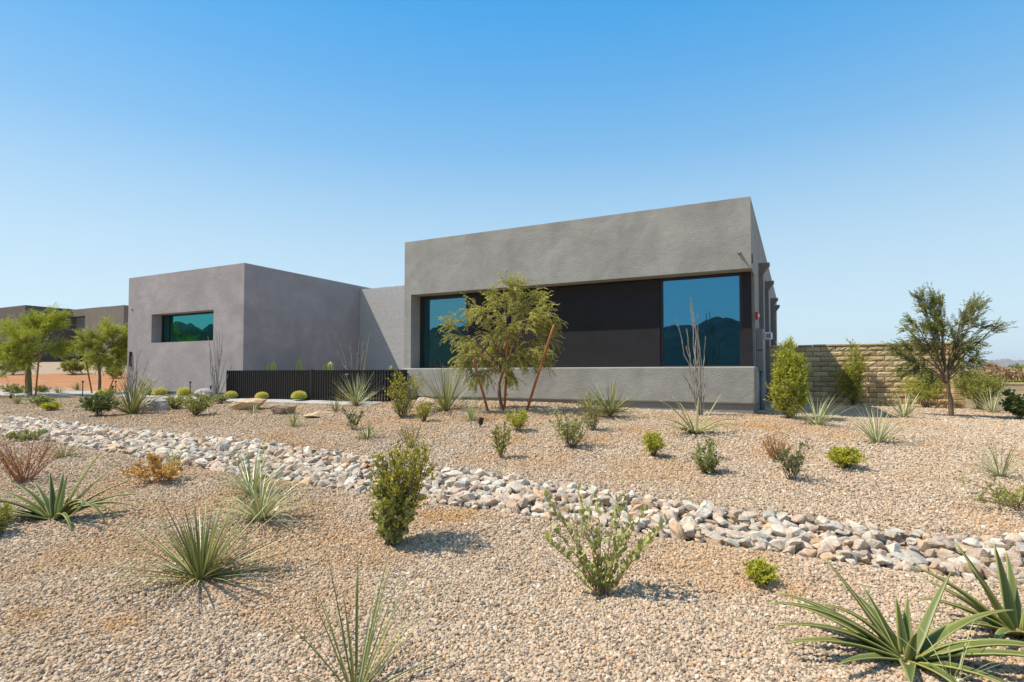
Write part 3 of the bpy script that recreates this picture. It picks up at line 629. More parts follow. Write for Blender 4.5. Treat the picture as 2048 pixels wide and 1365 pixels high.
def slope_at(p):
    e = .15; return ((g1(p.x + e, p.y) - g1(p.x - e, p.y)) / (2 * e), (g1(p.x, p.y + e) - g1(p.x, p.y - e)) / (2 * e))

def tuft(name, label, cat, px, py, w, h, mat, n_=70, wd=.012, bend=(.1, .6), spread=1.25, droop=None, seed=1, group=None, dry=0, trunk=0, segs=6, keel=.28, gp=1.4):
    """w, h: size in picture pixels of the full photograph"""
    p, s = hit(px, py); rg = np.random.default_rng(seed); H, W = h * s, w * s * .5 * 1.15
    root = empty(name, p, 0, label, cat, group); sl = slope_at(p)
    mb = MB(); u = rg.random(n_)
    th = spread * u ** .68
    bd = rg.uniform(bend[0], bend[1], n_)
    ln = H * np.cos(np.clip(th + bd * .4, 0, 1.45)) + W * np.sin(np.clip(th + bd * .4, 0, PI / 2)); ln = np.clip(ln, .45 * max(H, W), None) * rg.uniform(.8, 1.12, n_)
    add_blades(mb, n_, ln, wd * rg.uniform(.75, 1.2, n_), th, bd, .02 + .015 * rg.random(n_), rg, segs=segs, slope=sl, zb=trunk, keel=keel, gpow=gp)
    mb.build('blades', mat, root)
    if trunk:
        t = MB(); t.tube([(0, 0, -.06), (0, 0, trunk * .6), (.005, 0, trunk + .03)], [.035, .04, .028], 8); t.build('stem', M['twig'], root)
    if dry:
        d = MB(); add_blades(d, dry, W * rg.uniform(.5, .95, dry), wd * .8, rg.uniform(1.25, 1.6, dry), rg.uniform(.1, .7, dry), .02, rg, segs=5, slope=sl, zb=max(trunk * .7, .015)); d.build('dry_blades', M['yucdry'], root)
    return root
def shrub(name, label, cat, px, py, w, h, mat, leaf=(.018, .009), n_stem=9, n_twig=7, n_leaf=9, shape='dome', style='rhomb', seed=1, group=None, stem_mat='twig', depth=None, lift=0., up=.35, dx=0, stem_r=.006, flat=1.0):
    p, s = hit(px, py); rg = np.random.default_rng(seed); H, W = h * s * 1.08, w * s * .5 * 1.15; n_leaf = int(n_leaf * 1.3 + .5); n_stem = int(n_stem * 1.35 + .5); leaf = (leaf[0] * 1.15, leaf[1] * 1.15); Dp = W if depth is None else depth * s * .5
    root = empty(name, p, 0, label, cat, group)
    st = MB(); lf = MB(); X0 = dx * s
    cs, ds = [], []
    for i in range(n_stem):
        a = 2 * PI * (i + rg.random()) / n_stem; r = math.sqrt(rg.random())
        if shape == 'dome': tgt = np.array([math.cos(a) * W * r * .85, math.sin(a) * Dp * r * .85, H * (.25 + .7 * math.sqrt(max(0, 1 - r * r * .9)) * rg.uniform(.6, 1))]); lf_ = (0, 0, H * .12)
        elif shape == 'vase': z = rg.uniform(.55, 1) * H; tgt = np.array([math.cos(a) * W * rg.uniform(.25, .95), math.sin(a) * Dp * rg.uniform(.25, .95), z]); lf_ = (0, 0, -H * .06)
        elif shape == 'low': tgt = np.array([math.cos(a) * W * rg.uniform(.4, .9), math.sin(a) * Dp * rg.uniform(.4, .9), H * rg.uniform(.2, .8)]); lf_ = (0, 0, H * .25)
        else: z = rg.uniform(.35, .97) * H; k = math.sin(min(1, (z / H) * .9 + .12) * PI) ** .55; tgt = np.array([math.cos(a) * W * r * k * .8, math.sin(a) * Dp * r * k * .8, z]); lf_ = (math.cos(a) * W * .2, math.sin(a) * Dp * .2, 0)
        tgt[0] += X0 * tgt[2] / H
        c_ = curve((rg.normal() * W * .06, rg.normal() * W * .06, -.03), tgt, lf_, rg, 7, .05)
        st.tube(c_, np.linspace(stem_r, stem_r * .35, 7), 4)
        for k in range(n_twig):
            t = rg.uniform(.3 if shape != 'column' else .12, 1); f_ = t * 6; i0 = min(int(f_), 5); b0 = c_[i0] * (1 - f_ + i0) + c_[i0 + 1] * (f_ - i0)
            dr = unit(c_[i0 + 1] - c_[i0]) * .5 + unit(rg.normal(size=3)) * .8 + np.array([0, 0, up])
            e_ = b0 + unit(dr) * (.16 + .16 * rg.random()) * min(H, 2.2 * W) * (1.0 if t < .9 else .7)
            e_[2] = max(e_[2], .01)
            tw = curve(b0, e_, (0, 0, 0), rg, 4, .06); st.tube(tw, [stem_r * .3, stem_r * .28, stem_r * .22, stem_r * .15], 3, cap=False)
            m_ = n_leaf; tt = rg.uniform(.1, 1, m_) * 3; q = np.minimum(tt.astype(int), 2); fr = (tt - q)[:, None]
            cs.append(tw[q] * (1 - fr) + tw[q + 1] * fr); ds.append(unit(tw[q + 1] - tw[q]) * .45 + unit(rg.normal(size=(m_, 3))) * .75 + np.array([0, 0, up * .7]))
    cs = np.concatenate(cs); ds = np.concatenate(ds); m_ = len(cs)
    add_leaves(lf, cs, ds, leaf[0] * rg.uniform(.7, 1.25, m_), leaf[1] * rg.uniform(.75, 1.2, m_), rg, style, flat=flat)
    lf.build('foliage', mat, root); st.build('stem', M[stem_mat], root)
    return root
def spray_leaves(lf, st, p0, d0, length, droop, rg, leaflet, npair, twig_r=.0025, flat=1.0):
    k = 5; d = unit(np.asarray(d0, float)); p = np.asarray(p0, float); path = [p]
    for i in range(k):
        d = unit(d + np.array([0, 0, -droop / k]) + rg.normal(size=3) * .10); p = p + d * length / k; path.append(p)
    path = np.array(path); st.tube(path, np.linspace(twig_r, twig_r * .4, k + 1), 3, cap=False)
    m_ = npair * 2; tt = (np.arange(m_) // 2 + rg.random(m_) * .5) / npair * k * .98 + .05; q = np.minimum(tt.astype(int), k - 1); fr = (tt - q)[:, None]
    c_ = path[q] * (1 - fr) + path[q + 1] * fr; td = unit(path[q + 1] - path[q])
    sd = unit(np.cross(td, np.array([0, 0, 1]) + rg.normal(size=(m_, 3)) * .35)) * np.where(np.arange(m_) % 2, 1, -1)[:, None]
    dd = td * .75 + sd * .7 + rg.normal(size=(m_, 3)) * .18 + np.array([0, 0, -.25 * droop])
    base = rg.random() * .6
    add_leaves(lf, c_, dd, leaflet[0] * rg.uniform(.7, 1.2, m_), leaflet[1] * rg.uniform(.8, 1.2, m_), rg, 'rhomb', tint=np.clip(base + rg.random(m_) * .4, 0, 1), flat=flat)
def tree(name, label, cat, px, py, trunk, clumps, mat, bark='bark', seed=1, group=None, sprays=26, slen=.32, droop=.9, leaflet=(.045, .011), npair=11, outward=.7, upb=.1, depth=.75, trunk_r=.035, limb_r=.018, dens=1.0):
    """trunk: list of pixel points from the base up; clumps: (px, py, rx, ry[, depth offset]) in photo pixels"""
    p, s = hit(px, py); rg = np.random.default_rng(seed)
    root = empty(name, p, 0, label, cat, group)
    rel = lambda x, y, d=0: np.array([(x - px) * s, d, (py - y) * s])
    tr = MB(); lf = MB()
    tp = [rel(px, py) - [0, 0, .12]] + [rel(x, y, dd) for x, y, dd in trunk]
    tk = []
    for i in range(len(tp) - 1):
        for k in range(4): tk.append(tp[i] + (tp[i + 1] - tp[i]) * k / 4 + rg.normal(size=3) * .004)
    tk.append(tp[-1]); tk = np.array(tk); m_ = len(tk)
    tr.tube(tk, trunk_r * np.linspace(1.15, .55, m_) ** 1.0, 9)
    cen = np.mean([rel(c[0], c[1]) for c in clumps], 0)
    for cl in clumps:
        x, y, rx, ry = cl[:4]; d = cl[4] if len(cl) > 4 else rg.uniform(-1, 1) * depth * .6
        c_ = rel(x, y, d); RX, RY = rx * s, ry * s
        b0 = tk[int(m_ * rg.uniform(.6, .999))]
        lim = curve(b0, c_, (0, 0, .12 * np.linalg.norm(c_ - b0)), rg, 8, .05)
        tr.tube(lim, np.linspace(limb_r, limb_r * .3, 8), 6)
        area = RX * RY
        nb = max(3, int(5 + 10 * math.sqrt(area)))
        ns = max(8, int(sprays * dens * (area / .06) ** .7))
        br = []
        for k in range(nb):
            t = rg.uniform(.45, 1) * 7; i0 = min(int(t), 6); q0 = lim[i0] + (lim[i0 + 1] - lim[i0]) * (t - i0)
            u = unit(rg.normal(size=3)) * rg.uniform(.4, .95); q1 = c_ + u * np.array([RX, max(RX, RY) * .9, RY])
            bb = curve(q0, q1, (0, 0, .05 * RY), rg, 5, .07); tr.tube(bb, np.linspace(limb_r * .35, limb_r * .12, 5), 4, cap=False); br.append(bb)
        for k in range(ns):
            bb = br[rg.integers(nb)]; t = rg.uniform(.15, 1) * 4; i0 = min(int(t), 3); q0 = bb[i0] + (bb[i0 + 1] - bb[i0]) * (t - i0)
            out = unit(q0 - cen) * outward + unit(bb[i0 + 1] - bb[i0]) * .6 + unit(rg.normal(size=3)) * .7 + np.array([0, 0, upb])
            spray_leaves(lf, tr, q0, out, slen * rg.uniform(.6, 1.2), droop * rg.uniform(.5, 1.3), rg, leaflet, npair)
    lf.build('crown', mat, root); tr.build('trunk', M[bark], root, smooth=True)
    return root
def stake(label, b, t, group, depth=0):
    p, s = hit(*b); q = np.array([(t[0] - b[0]) * s, depth, (b[1] - t[1]) * s])
    mb = MB(); a = np.array([0, 0, 0.]) - q * .06; pts = np.array([a + (q - a) * k / 5 for k in range(6)]); pts += np.random.default_rng(int(b[0])).normal(size=(6, 3)) * .004
    r_ = .026
    mb.tube(pts, [r_, r_ * 1.05, r_ * .97, r_, r_ * .95, r_ * .93], 9)
    o = mb.build('tree_stake', M['stake'], smooth=True, loc=p); tag(o, label, 'stake', group); return o
def ocotillo(label, px, py, tips, seed, group=None, r=.016, low=None):
    p, s = hit(px, py); rg = np.random.default_rng(seed)
    root = empty('ocotillo', p, 0, label, 'ocotillo', group)
    for tx, ty in tips:
        mb = MB(); sp = MB()
        e_ = np.array([(tx - px) * s, rg.uniform(-.12, .12), (py - ty) * s]); a = rg.random() * 6.3
        b0 = np.array([(tx - px) * s * .12 + math.cos(a) * .055, math.sin(a) * .055, -.04])
        mid = np.array([e_[0] * .1, 0, e_[2] * .0]) - np.array([e_[0] * .22, 0, 0])
        c_ = curve(b0, e_, mid, rg, 12, .035); c_[1:-1] += rg.normal(size=(10, 3)) * .006
        mb.tube(c_, np.linspace(r, r * .42, 12), 6)
        m_ = int(np.linalg.norm(e_) * 75); t = rg.random(m_) * 11; i0 = np.minimum(t.astype(int), 10); q0 = c_[i0] + (c_[i0 + 1] - c_[i0]) * (t - i0)[:, None]
        add_leaves(mb, q0, rg.normal(size=(m_, 3)) + [0, 0, .3], .028, .006, rg)
        mb.build('cane', M['ocot'], root)
    return root
def barrel(label, px, py, w, h, seed, group='golden barrel cacti along the walk'):
    p, s = hit(px, py); rg = np.random.default_rng(seed); W, H = w * s * .5, h * s
    root = empty('barrel_cactus', p, rg.random() * 6, label, 'cactus', group)
    ribs, k = 20, 9; mb = MB(); sp = MB()
    vs = []; cs, ds = [], []
    for i in range(k + 1):
        a = -.35 + (PI / 2 + .35) * i / k; z = H * .42 + math.sin(a) * H * .58; r_ = math.cos(a) ** .75 * W if i < k else .01
        for j in range(ribs * 2):
            f = 1.06 if j % 2 == 0 else .88; an = PI * j / ribs
            q = (math.cos(an) * r_ * f, math.sin(an) * r_ * f, z); vs.append(q)
            if j % 2 == 0 and i > 1:
                for _ in range(16): cs.append(q); ds.append((math.cos(an) * math.cos(a) + rg.normal() * .8, math.sin(an) * math.cos(a) + rg.normal() * .8, math.sin(a) + rg.normal() * .6))
    m_ = ribs * 2; i = np.arange(k)[:, None] * m_; j = np.arange(m_)[None]; j2 = (j + 1) % m_
    mb.add(vs, [np.stack([i + j, i + j2, i + m_ + j2, i + m_ + j], -1).reshape(-1, 4)], rg.random(len(vs)))
    mb.build('body', M['barrel'], root)
    add_leaves(sp, np.array(cs), np.array(ds), W * .32, W * .06, rg); sp.build('spines', M['spine'], root)
    return root
def column(label, lx, ly, ztop, r, seed, group='columnar cacti behind the slat fence'):
    x, y = h2w(lx, ly); z0 = g1(x, y); H = ztop + EYE - z0
    ribs, k = 7, 14; mb = MB(); vs, ti = [], []
    for i in range(k + 1):
        t = i / k; rr_ = r * (1 if t < .86 else math.sqrt(max(.004, 1 - ((t - .86) / .14) ** 2)))
        for j in range(ribs * 2): an = PI * j / ribs; f = 1.1 if j % 2 == 0 else .72; vs.append((math.cos(an) * rr_ * f, math.sin(an) * rr_ * f, t * H - .02)); ti.append(.95 if j % 2 == 0 else .2)
    m_ = ribs * 2; i = np.arange(k)[:, None] * m_; j = np.arange(m_)[None]; j2 = (j + 1) % m_
    mb.add(vs, [np.stack([i + j, i + j2, i + m_ + j2, i + m_ + j], -1).reshape(-1, 4)], np.array(ti))
    o = mb.build('columnar_cactus', M['column'], loc=(x, y, z0)); return tag(o, label, 'cactus', group)
def rock_mesh(seed, sub=2, cuts=9, rough=.05):
    bm = bmesh.new(); bmesh.ops.create_icosphere(bm, subdivisions=sub, radius=1); rg = np.random.default_rng(seed)
    V = np.array([v.co[:] for v in bm.verts]); Fc = np.array([[v.index for v in f.verts] for f in bm.faces]); bm.free()
    for _ in range(cuts):
        n_ = unit(rg.normal(size=3)); d = rg.uniform(.48, .82); h = V @ n_ - d; V = V - np.maximum(h, 0)[:, None] * n_
    V += rg.normal(size=V.shape) * rough * .5
    return V / np.abs(V).max(0), Fc
def hull_rock(seed):
    rg = np.random.default_rng(seed); bm = bmesh.new()
    P_ = unit(rg.normal(size=(15, 3))) * rg.uniform(.72, 1.05, (15, 1)); P_[:, 0] *= 1.15
    for q in P_: bm.verts.new(q)
    r_ = bmesh.ops.convex_hull(bm, input=bm.verts[:]); bmesh.ops.delete(bm, geom=[v for v in bm.verts if not v.link_faces], context='VERTS')
    bmesh.ops.bevel(bm, geom=bm.edges[:], offset=.07, segments=1, affect='EDGES', profile=.6)
    bmesh.ops.triangulate(bm, faces=bm.faces[:]); bm.verts.index_update()
    V = np.array([v.co[:] for v in bm.verts]); Fc = np.array([[v.index for v in f.verts] for f in bm.faces]); bm.free()
    return V + rg.normal(size=V.shape) * .012, Fc
def boulder(label, px, py, w, h, mat, seed, depth=.8, tilt=0):
    p, s = hit(px, py); V, Fc = rock_mesh(seed, 4, 11, .012); rg = np.random.default_rng(seed)
    nzv = np.array([vnoise(V[:, 0] + 5, V[:, 1] + V[:, 2] * 1.7, .35, seed)]).T; V = V * (1 + .10 * (nzv - .5))
    a = tilt; Rm = np.array([[math.cos(a), 0, -math.sin(a)], [0, 1, 0], [math.sin(a), 0, math.cos(a)]])
    V = (V * np.array([w * s * .5, w * s * .5 * depth, h * s * .62])) @ Rm.T
    V[:, 2] += h * s * .36
    mb = MB(); mb.add(V, [Fc]); p = p + Vector((0, w * s * .3, 0)); o = mb.build('boulder', BOULD[mat], loc=(p.x, p.y, p.z)); return tag(o, label, 'boulder', None)
def agave(name, label, px, py, leaves, mat, seed, wd=.07, group=None, k=12, dry=None):
    """leaves: (azimuth deg, start angle, bend, length m) seen from above, 0 = right, 90 = away from the camera"""
    p, s = hit(px, py); rg = np.random.default_rng(seed); sl = slope_at(p)
    root = empty(name, p, 0, label, 'agave', group)
    for i, (a, th, bd, ln, *w_) in enumerate(leaves):
        cu = R(w_[1]) if len(w_) > 1 else None
        mb = MB(); add_blades(mb, 1, ln * .95, (w_[0] if w_ else 1) * wd * rg.uniform(.9, 1.1), R(th), R(bd), .03, rg, segs=k, az=[R(a)], keel=.42, gpow=1.25, slope=sl, taper=.75, wob=.02, floor=.02, zb=.0, edge=.93, tip=1.15, curl=cu, tint=rg.random() * .7)
        o = mb.build('leaf', mat, root, smooth=True)
        md = o.modifiers.new('thick', 'SOLIDIFY'); md.thickness = .007; md.offset = 0
    return root
def pathlight(label, px, py, h):
    p, s = hit(px, py); H = h * s
    root = empty('path_light', p, 0, label, 'garden light', 'path lights along the walk')
    mb = MB(); mb.tube([(0, 0, -.1), (0, 0, H * .93)], .014, 8); mb.build('post', M['lightblack'], root)
    mb = MB(); mb.tube([(0, 0, H * .86), (0, 0, H * .93), (0, 0, H * .96), (0, 0, H)], [.022, .024, .055, .012], 12); mb.build('lamp_head', M['lightblack'], root)
    return root
def uplight(label, px, py, h, lean):
    p, s = hit(px, py); H = h * s
    root = empty('spot_light', p, 0, label, 'garden light', 'black spot lights set in the gravel')
    mb = MB(); mb.tube([(0, 0, -.1), (0, 0, H * .35)], .012, 6); mb.build('stake', M['lightblack'], root)
    mb = MB(); mb.tube([(0, 0, H * .3), (lean * .3, 0, H * .4), (lean, 0, H)], [.02, .04, .042], 10); mb.build('lamp_head', M['lightblack'], root)
    return root
def behind(px, ly):
    x, y = h2w(loc(px, 735, ly)[0], ly); return x, y
_hit = hit
def hit_at(x, y):
    def h_(px, py): return Vector((x, y, g1(x, y))), y / F
    return h_
# ------------------------------------------------------------------ planting
# foreground
AG = M['agave']
agave('agave', 'large agave with long arching leaves in front of the stream rocks, bottom right', 1815, 1318,
      [(174, 50, 50, .78), (163, 52, 34, .72), (150, 34, 8, .60, .8), (22, 36, 8, .56, .8), (8, 54, 40, .70), (186, 66, 36, .70), (203, 72, 24, .54), (328, 64, 44, .86), (350, 62, 50, .74), (180, 58, 42, .74, .9), (340, 58, 62, .8),
       (300, 70, 40, .48), (80, 12, 10, .30, .7), (55, 20, 12, .32, .7), (120, 28, 14, .38, .7), (250, 20, 26, .24, .7), (310, 40, 34, .36, .7), (235, 74, 22, .42), (270, 70, 46, .40), (20, 66, 32, .56), (145, 64, 26, .6), (100, 46, 30, .40), (165, 34, 60, .5, .7)], AG, 3, .082)
agave('agave', 'agave cut off by the right edge, behind the large arching agave', 2040, 1268,
      [(160, 44, 30, .62, 1.1), (172, 58, 34, .56), (190, 66, 36, .5), (215, 60, 60, .5), (240, 58, 60, .46), (100, 10, 8, .5, 1.2), (130, 26, 10, .55), (20, 30, 20, .6), (340, 50, 30, .6), (300, 60, 40, .5), (60, 30, 20, .5), (270, 58, 70, .42), (182, 30, 10, .5, .9), (145, 52, 24, .5)], AG, 5, .082)
agave('agave', 'dark green agave with leaves curled into rings at the left edge', 110, 1040,
      [(62, 24, 16, .70, .9), (48, 38, 12, .58, .9), (85, 10, 6, .42), (20, 50, 24, .66, .9), (178, 50, 50, .82), (186, 56, 52, .78), (168, 42, 50, .74), (150, 44, 40, .6), (10, 58, 60, .7), (30, 56, 46, .66), (194, 66, 34, .66), (205, 72, 26, .7), (0, 48, 96, .62), (345, 40, 130, .80), (12, 56, 60, .66, .8),
       (212, 46, 90, 1.05, .85, 150), (330, 46, 90, .95, .85, -150), (225, 60, 60, .5), (320, 54, 100, .6), (140, 22, 20, .5), (110, 14, 10, .45)], M['agave'], 7, .062)
tuft('yucca', 'wide fan of grey green blades alone in the left foreground gravel', 'yucca', 402, 1158, 300, 90, M['yucca'], 150, .015, (.0, .28), 1.5, seed=11, dry=7)
tuft('desert_spoon', 'thin upright blades cut off by the bottom edge of the photo', 'desert spoon', 712, 1392, 300, 205, M['yucca'], 34, .013, (.02, .25), 1.15, seed=12)
tuft('grass_tuft', 'small pale grass tuft just in front of the large arching agave', 'grass', 1905, 1362, 110, 110, M['spoon'], 12, .007, (.1, .7), .9, seed=13)
tuft('desert_spoon', 'upright blue grey tuft with its blades fanned above the drooping one', 'desert spoon', 503, 988, 160, 72, M['spoon'], 100, .011, (.0, .4), 1.3, seed=14)
tuft('desert_spoon', 'pale tuft with drooping curled blades beside the upright blue grey one', 'desert spoon', 520, 1042, 195, 72, M['spoon'], 90, .014, (.5, 1.7), 1.2, seed=15, dry=6)
shrub('dry_shrub', 'small dead shrub with curled golden brown leaves', 'shrub', 312, 968, 105, 52, M['dry'], (.042, .026), 10, 7, 5, 'dome', 'oval', 16, stem_mat='twigred')
shrub('twiggy_shrub', 'bare reddish twiggy shrub behind the curled leaf agave', 'shrub', 45, 965, 150, 85, M['rust'], (.014, .007), 20, 10, 4, 'vase', 'rhomb', 17, stem_mat='twigred', stem_r=.007)
shrub('shrub', 'olive shrub half outside the left edge below the agave', 'shrub', -14, 1072, 60, 50, M['olive'], (.05, .012), 10, 6, 9, 'vase', 'rhomb', 18)
tuft('grass_tuft', 'yellow green tuft between the twiggy shrub and the stream rocks', 'grass', 128, 915, 70, 34, M['yucca'], 46, .010, (.1, .7), 1.3, seed=19)
tuft('grass_tuft', 'whitish tuft at the stream edge above the dead brown shrub', 'grass', 347, 932, 54, 30, M['spoon'], 46, .009, (.1, .5), 1.1, seed=20)
shrub('ground_cover_plant', 'low pale green plant growing among the stream rocks at far left', 'plant', 50, 882, 66, 22, M['grey'], (.035, .018), 14, 6, 7, 'low', 'oval', 21)
# centre foreground
sh = shrub('jojoba_shrub', 'tall two toned shrub in the centre, broad leaves below and fine yellow green above', 'shrub', 785, 1092, 98, 112, M['joj'], (.044, .028), 14, 8, 8, 'column', 'oval', 22, stem_r=.006, up=.6)
def graft(root, px, py, base, w, h, mat, seed, leaf, dx=0, ns=14):
    r2 = shrub('creosote', None, None, px, py, w, h, mat, leaf, ns, 9, 9, 'vase', 'rhomb', seed, dx=dx)
    for ch, nm in zip(list(r2.children), ('upper_foliage', 'upper_stem')):
        ch.parent = root; ch.name = nm; ch.location = r2.location - root.location
    bpy.data.objects.remove(r2)
graft(sh, 792, 1088, None, 116, 190, M['creo'], 23, (.029, .015), 16, 32)
# the open V shaped jojoba
p, s = hit(1206, 1192); rg = np.random.default_rng(31); root = empty('jojoba_shrub', p, 0, 'open V shaped shrub with oval leaves on bare stems in the centre foreground', 'shrub')
st, lf = MB(), MB()
for tx, ty, d in [(1095, 1085, .05), (1108, 1060, -.05), (1150, 1090, .1), (1092, 1000, .2), (1165, 1000, .15), (1205, 1002, .1), (1232, 992, -.05), (1262, 1012, .1), (1300, 1060, -.1), (1340, 1050, .05), (1312, 1030, .15), (1285, 1085, -.1), (1240, 1060, -.12), (1275, 1055, .2), (1190, 1035, .1), (1150, 1145, -.1), (1165, 1120, .1), (1185, 1110, 0)]:
    e_ = np.array([(tx - 1206) * s, d, (1192 - ty) * s]); c_ = curve((rg.normal() * .015, rg.normal() * .015, -.03), e_, (-e_[0] * .12, 0, -e_[2] * .0), rg, 10, .03)
    st.tube(c_, np.linspace(.0045, .0018, 10), 5)
    m_ = int(np.linalg.norm(e_) * 40); t = (np.linspace(.14, 1, m_)) * 9; i0 = np.minimum(t.astype(int), 8); q0 = c_[i0] + (c_[i0 + 1] - c_[i0]) * (t - i0)[:, None]
    sd = unit(np.cross(unit(c_[i0 + 1] - c_[i0]), rg.normal(size=(m_, 3)))) * np.where(np.arange(m_) % 2, 1, -1)[:, None]
    add_leaves(lf, q0, sd * .6 + np.array([0, 0, .8]) + rg.normal(size=(m_, 3)) * .25, .054 * rg.uniform(.7, 1.2, m_), .035 * rg.uniform(.8, 1.2, m_), rg, 'oval')
lf.build('foliage', M['joj'], root); st.build('stem', M['twigred'], root)
tuft('grass_tuft', 'pale upright grass standing in the stream rocks behind the V shaped shrub', 'grass', 1160, 1076, 60, 88, M['spoon'], 32, .006, (.0, .2), .5, seed=32)
shrub('shrub', 'small lime green plant beside a rusty patch of gravel near the stream rocks', 'shrub', 1515, 1168, 72, 44, M['lime'], (.024, .011), 14, 7, 8, 'dome', 'rhomb', 33, dx=10)
# middle slope
shrub('shrub', 'grey green bush with stiff upright twigs below the staked tree', 'shrub', 1143, 897, 84, 66, M['grey'], (.034, .014), 18, 7, 8, 'vase', 'rhomb', 41)
shrub('shrub', 'loose olive bush between the grey green bush and the yucca by the ledge', 'shrub', 1188, 862, 62, 62, M['olive'], (.024, .010), 14, 7, 7, 'vase', 'rhomb', 42, dx=-14)
shrub('shrub', 'bright lime mound at the foot of the staked tree', 'shrub', 1037, 863, 54, 42, M['lime'], (.024, .012), 16, 8, 9, 'dome', 'rhomb', 43)
shrub('shrub', 'narrow upright olive shrub alone on the gravel slope', 'shrub', 1002, 917, 36, 66, M['olive'], (.026, .013), 8, 8, 9, 'vase', 'rhomb', 44)
tuft('grass_tuft', 'small green tuft of stiff blades above the stream bend', 'grass', 735, 879, 62, 32, M['yucca'], 46, .012, (.0, .4), 1.25, seed=45, dry=4)
shrub('shrub', 'small dark forked shrub left of the yellow green bush', 'shrub', 706, 861, 42, 38, M['dark'], (.026, .014), 7, 7, 8, 'vase', 'rhomb', 46)
tuft('grass_tuft', 'spiky green tuft in front of the brown boulder', 'grass', 588, 854, 56, 38, M['yucca'], 50, .011, (.0, .5), 1.35, seed=47)
shrub('shrub', 'sparse yellowish twiggy plant below the yellow green bush', 'shrub', 822, 896, 62, 50, M['creo'], (.016, .007), 9, 7, 6, 'vase', 'rhomb', 48, dx=-10)
sh = shrub('shrub', 'two tiered yellow green bush standing in front of the fence end', 'shrub', 806, 838, 48, 38, M['olive'], (.022, .011), 12, 7, 7, 'vase', 'rhomb', 49)
graft(sh, 803, 836, None, 78, 82, M['creo'], 50, (.030, .014), 0, 16)
shrub('shrub', 'bright yellow green bushlet right of the two tiered bush', 'shrub', 847, 845, 36, 40, M['lime'], (.022, .011), 13, 8, 8, 'vase', 'rhomb', 51)
tuft('yucca', 'spiky yucca fan left of the staked tree against the ledge', 'yucca', 893, 822, 132, 80, M['yucca'], 110, .019, (.0, .22), 1.5, seed=52, dry=16)
tuft('yucca', 'smaller yucca half hidden between the spiky fan and the ledge', 'yucca', 926, 797, 76, 36, M['yucca'], 50, .018, (.1, .5), 1.3, seed=53)
tuft('desert_spoon', 'thin pale tuft in front of the left tree stake', 'desert spoon', 942, 842, 62, 40, M['spoon'], 56, .012, (.1, .6), 1.25, seed=54)
tuft('desert_spoon', 'pale blue tuft against the ledge behind the staked tree', 'desert spoon', 1045, 803, 62, 44, M['spoon'], 66, .014, (.0, .5), 1.3, seed=55)
tuft('yucca', 'bright yucca rosette on a short stem against the middle of the ledge', 'yucca', 1220, 836, 90, 64, M['yucca'], 110, .019, (.0, .18), 1.55, seed=56, dry=24, trunk=.09)
tuft('desert_spoon', 'grey tuft close behind the bright yucca rosette', 'desert spoon', 1176, 816, 52, 38, M['spoon'], 44, .009, (.0, .4), 1.2, seed=57)
ocotillo('tall ocotillo with bare grey canes in front of the large blue window', 1402, 832,
         [(1381, 596), (1377, 611), (1399, 632), (1346, 636), (1378, 655), (1400, 668), (1379, 690), (1412, 676), (1386, 720), (1366, 748), (1391, 700), (1406, 740), (1375, 765), (1396, 600)], 61, r=.0138)
agave('agave', 'thin leaved agave in front of the tall ocotillo', 1392, 868,
      [(180, 50, 50, 0.74), (170, 32, 34, 0.79), (200, 60, 50, 0.58), (20, 34, 8, 0.84), (5, 50, 60, 0.79), (350, 56, 60, 0.77), (330, 56, 70, 0.70), (160, 24, 12, 0.70), (60, 14, 14, 0.64), (215, 58, 70, 0.70), (240, 60, 60, 0.64), (270, 62, 60, 0.58), (300, 60, 60, 0.64), (110, 28, 30, 0.64), (140, 50, 40, 0.64), (40, 46, 50, 0.64), (190, 66, 20, 0.64)], M['yucca'], 62, .046)
shrub('shrub', 'silvery green bush directly below the thin leaved agave', 'shrub', 1415, 947, 54, 62, M['grey'], (.034, .018), 13, 9, 9, 'column', 'rhomb', 63)
shrub('shrub', 'round bright green bushlet left of the silvery bush', 'shrub', 1306, 914, 44, 48, M['lime'], (.030, .010), 16, 8, 9, 'dome', 'rhomb', 64)
shrub('shrub', 'dark green straggly shrub touching the rusty brown one', 'shrub', 1582, 962, 66, 66, M['dark'], (.024, .011), 10, 8, 8, 'vase', 'rhomb', 65, dx=6)
shrub('shrub', 'rusty brown half dead shrub leaning left on the right slope', 'shrub', 1556, 922, 66, 50, M['rust'], (.018, .006), 13, 8, 8, 'vase', 'rhomb', 66, dx=-8)
shrub('shrub', 'lime green cushion plant on the open right slope', 'shrub', 1690, 937, 72, 40, M['lime'], (.028, .012), 22, 8, 10, 'dome', 'rhomb', 67)
tuft('desert_spoon', 'pale tuft of long blades at the tip of the house shadow', 'desert spoon', 1755, 886, 88, 74, M['spoon'], 80, .013, (.0, .35), 1.25, seed=68)
tuft('desert_spoon', 'pale drooping tuft in front of the tall green hopbush', 'desert spoon', 1634, 850, 116, 54, M['spoon'], 70, .014, (.1, .8), 1.3, seed=69)
tuft('desert_spoon', 'small pale tuft in front of the middle of the block wall', 'desert spoon', 1808, 836, 82, 46, M['spoon'], 70, .015, (.0, .5), 1.3, seed=70)
tuft('desert_spoon', 'dark blue green tuft near the right edge of the slope', 'desert spoon', 2000, 953, 92, 68, M['spoon'], 60, .010, (.0, .5), 1.25, seed=71, dry=5)
shrub('trailing_shrub', 'low dark trailing branches at the right edge above the stream rocks', 'shrub', 2042, 1020, 190, 55, M['olive'], (.030, .008), 14, 8, 8, 'low', 'rhomb', 72, dx=-20)
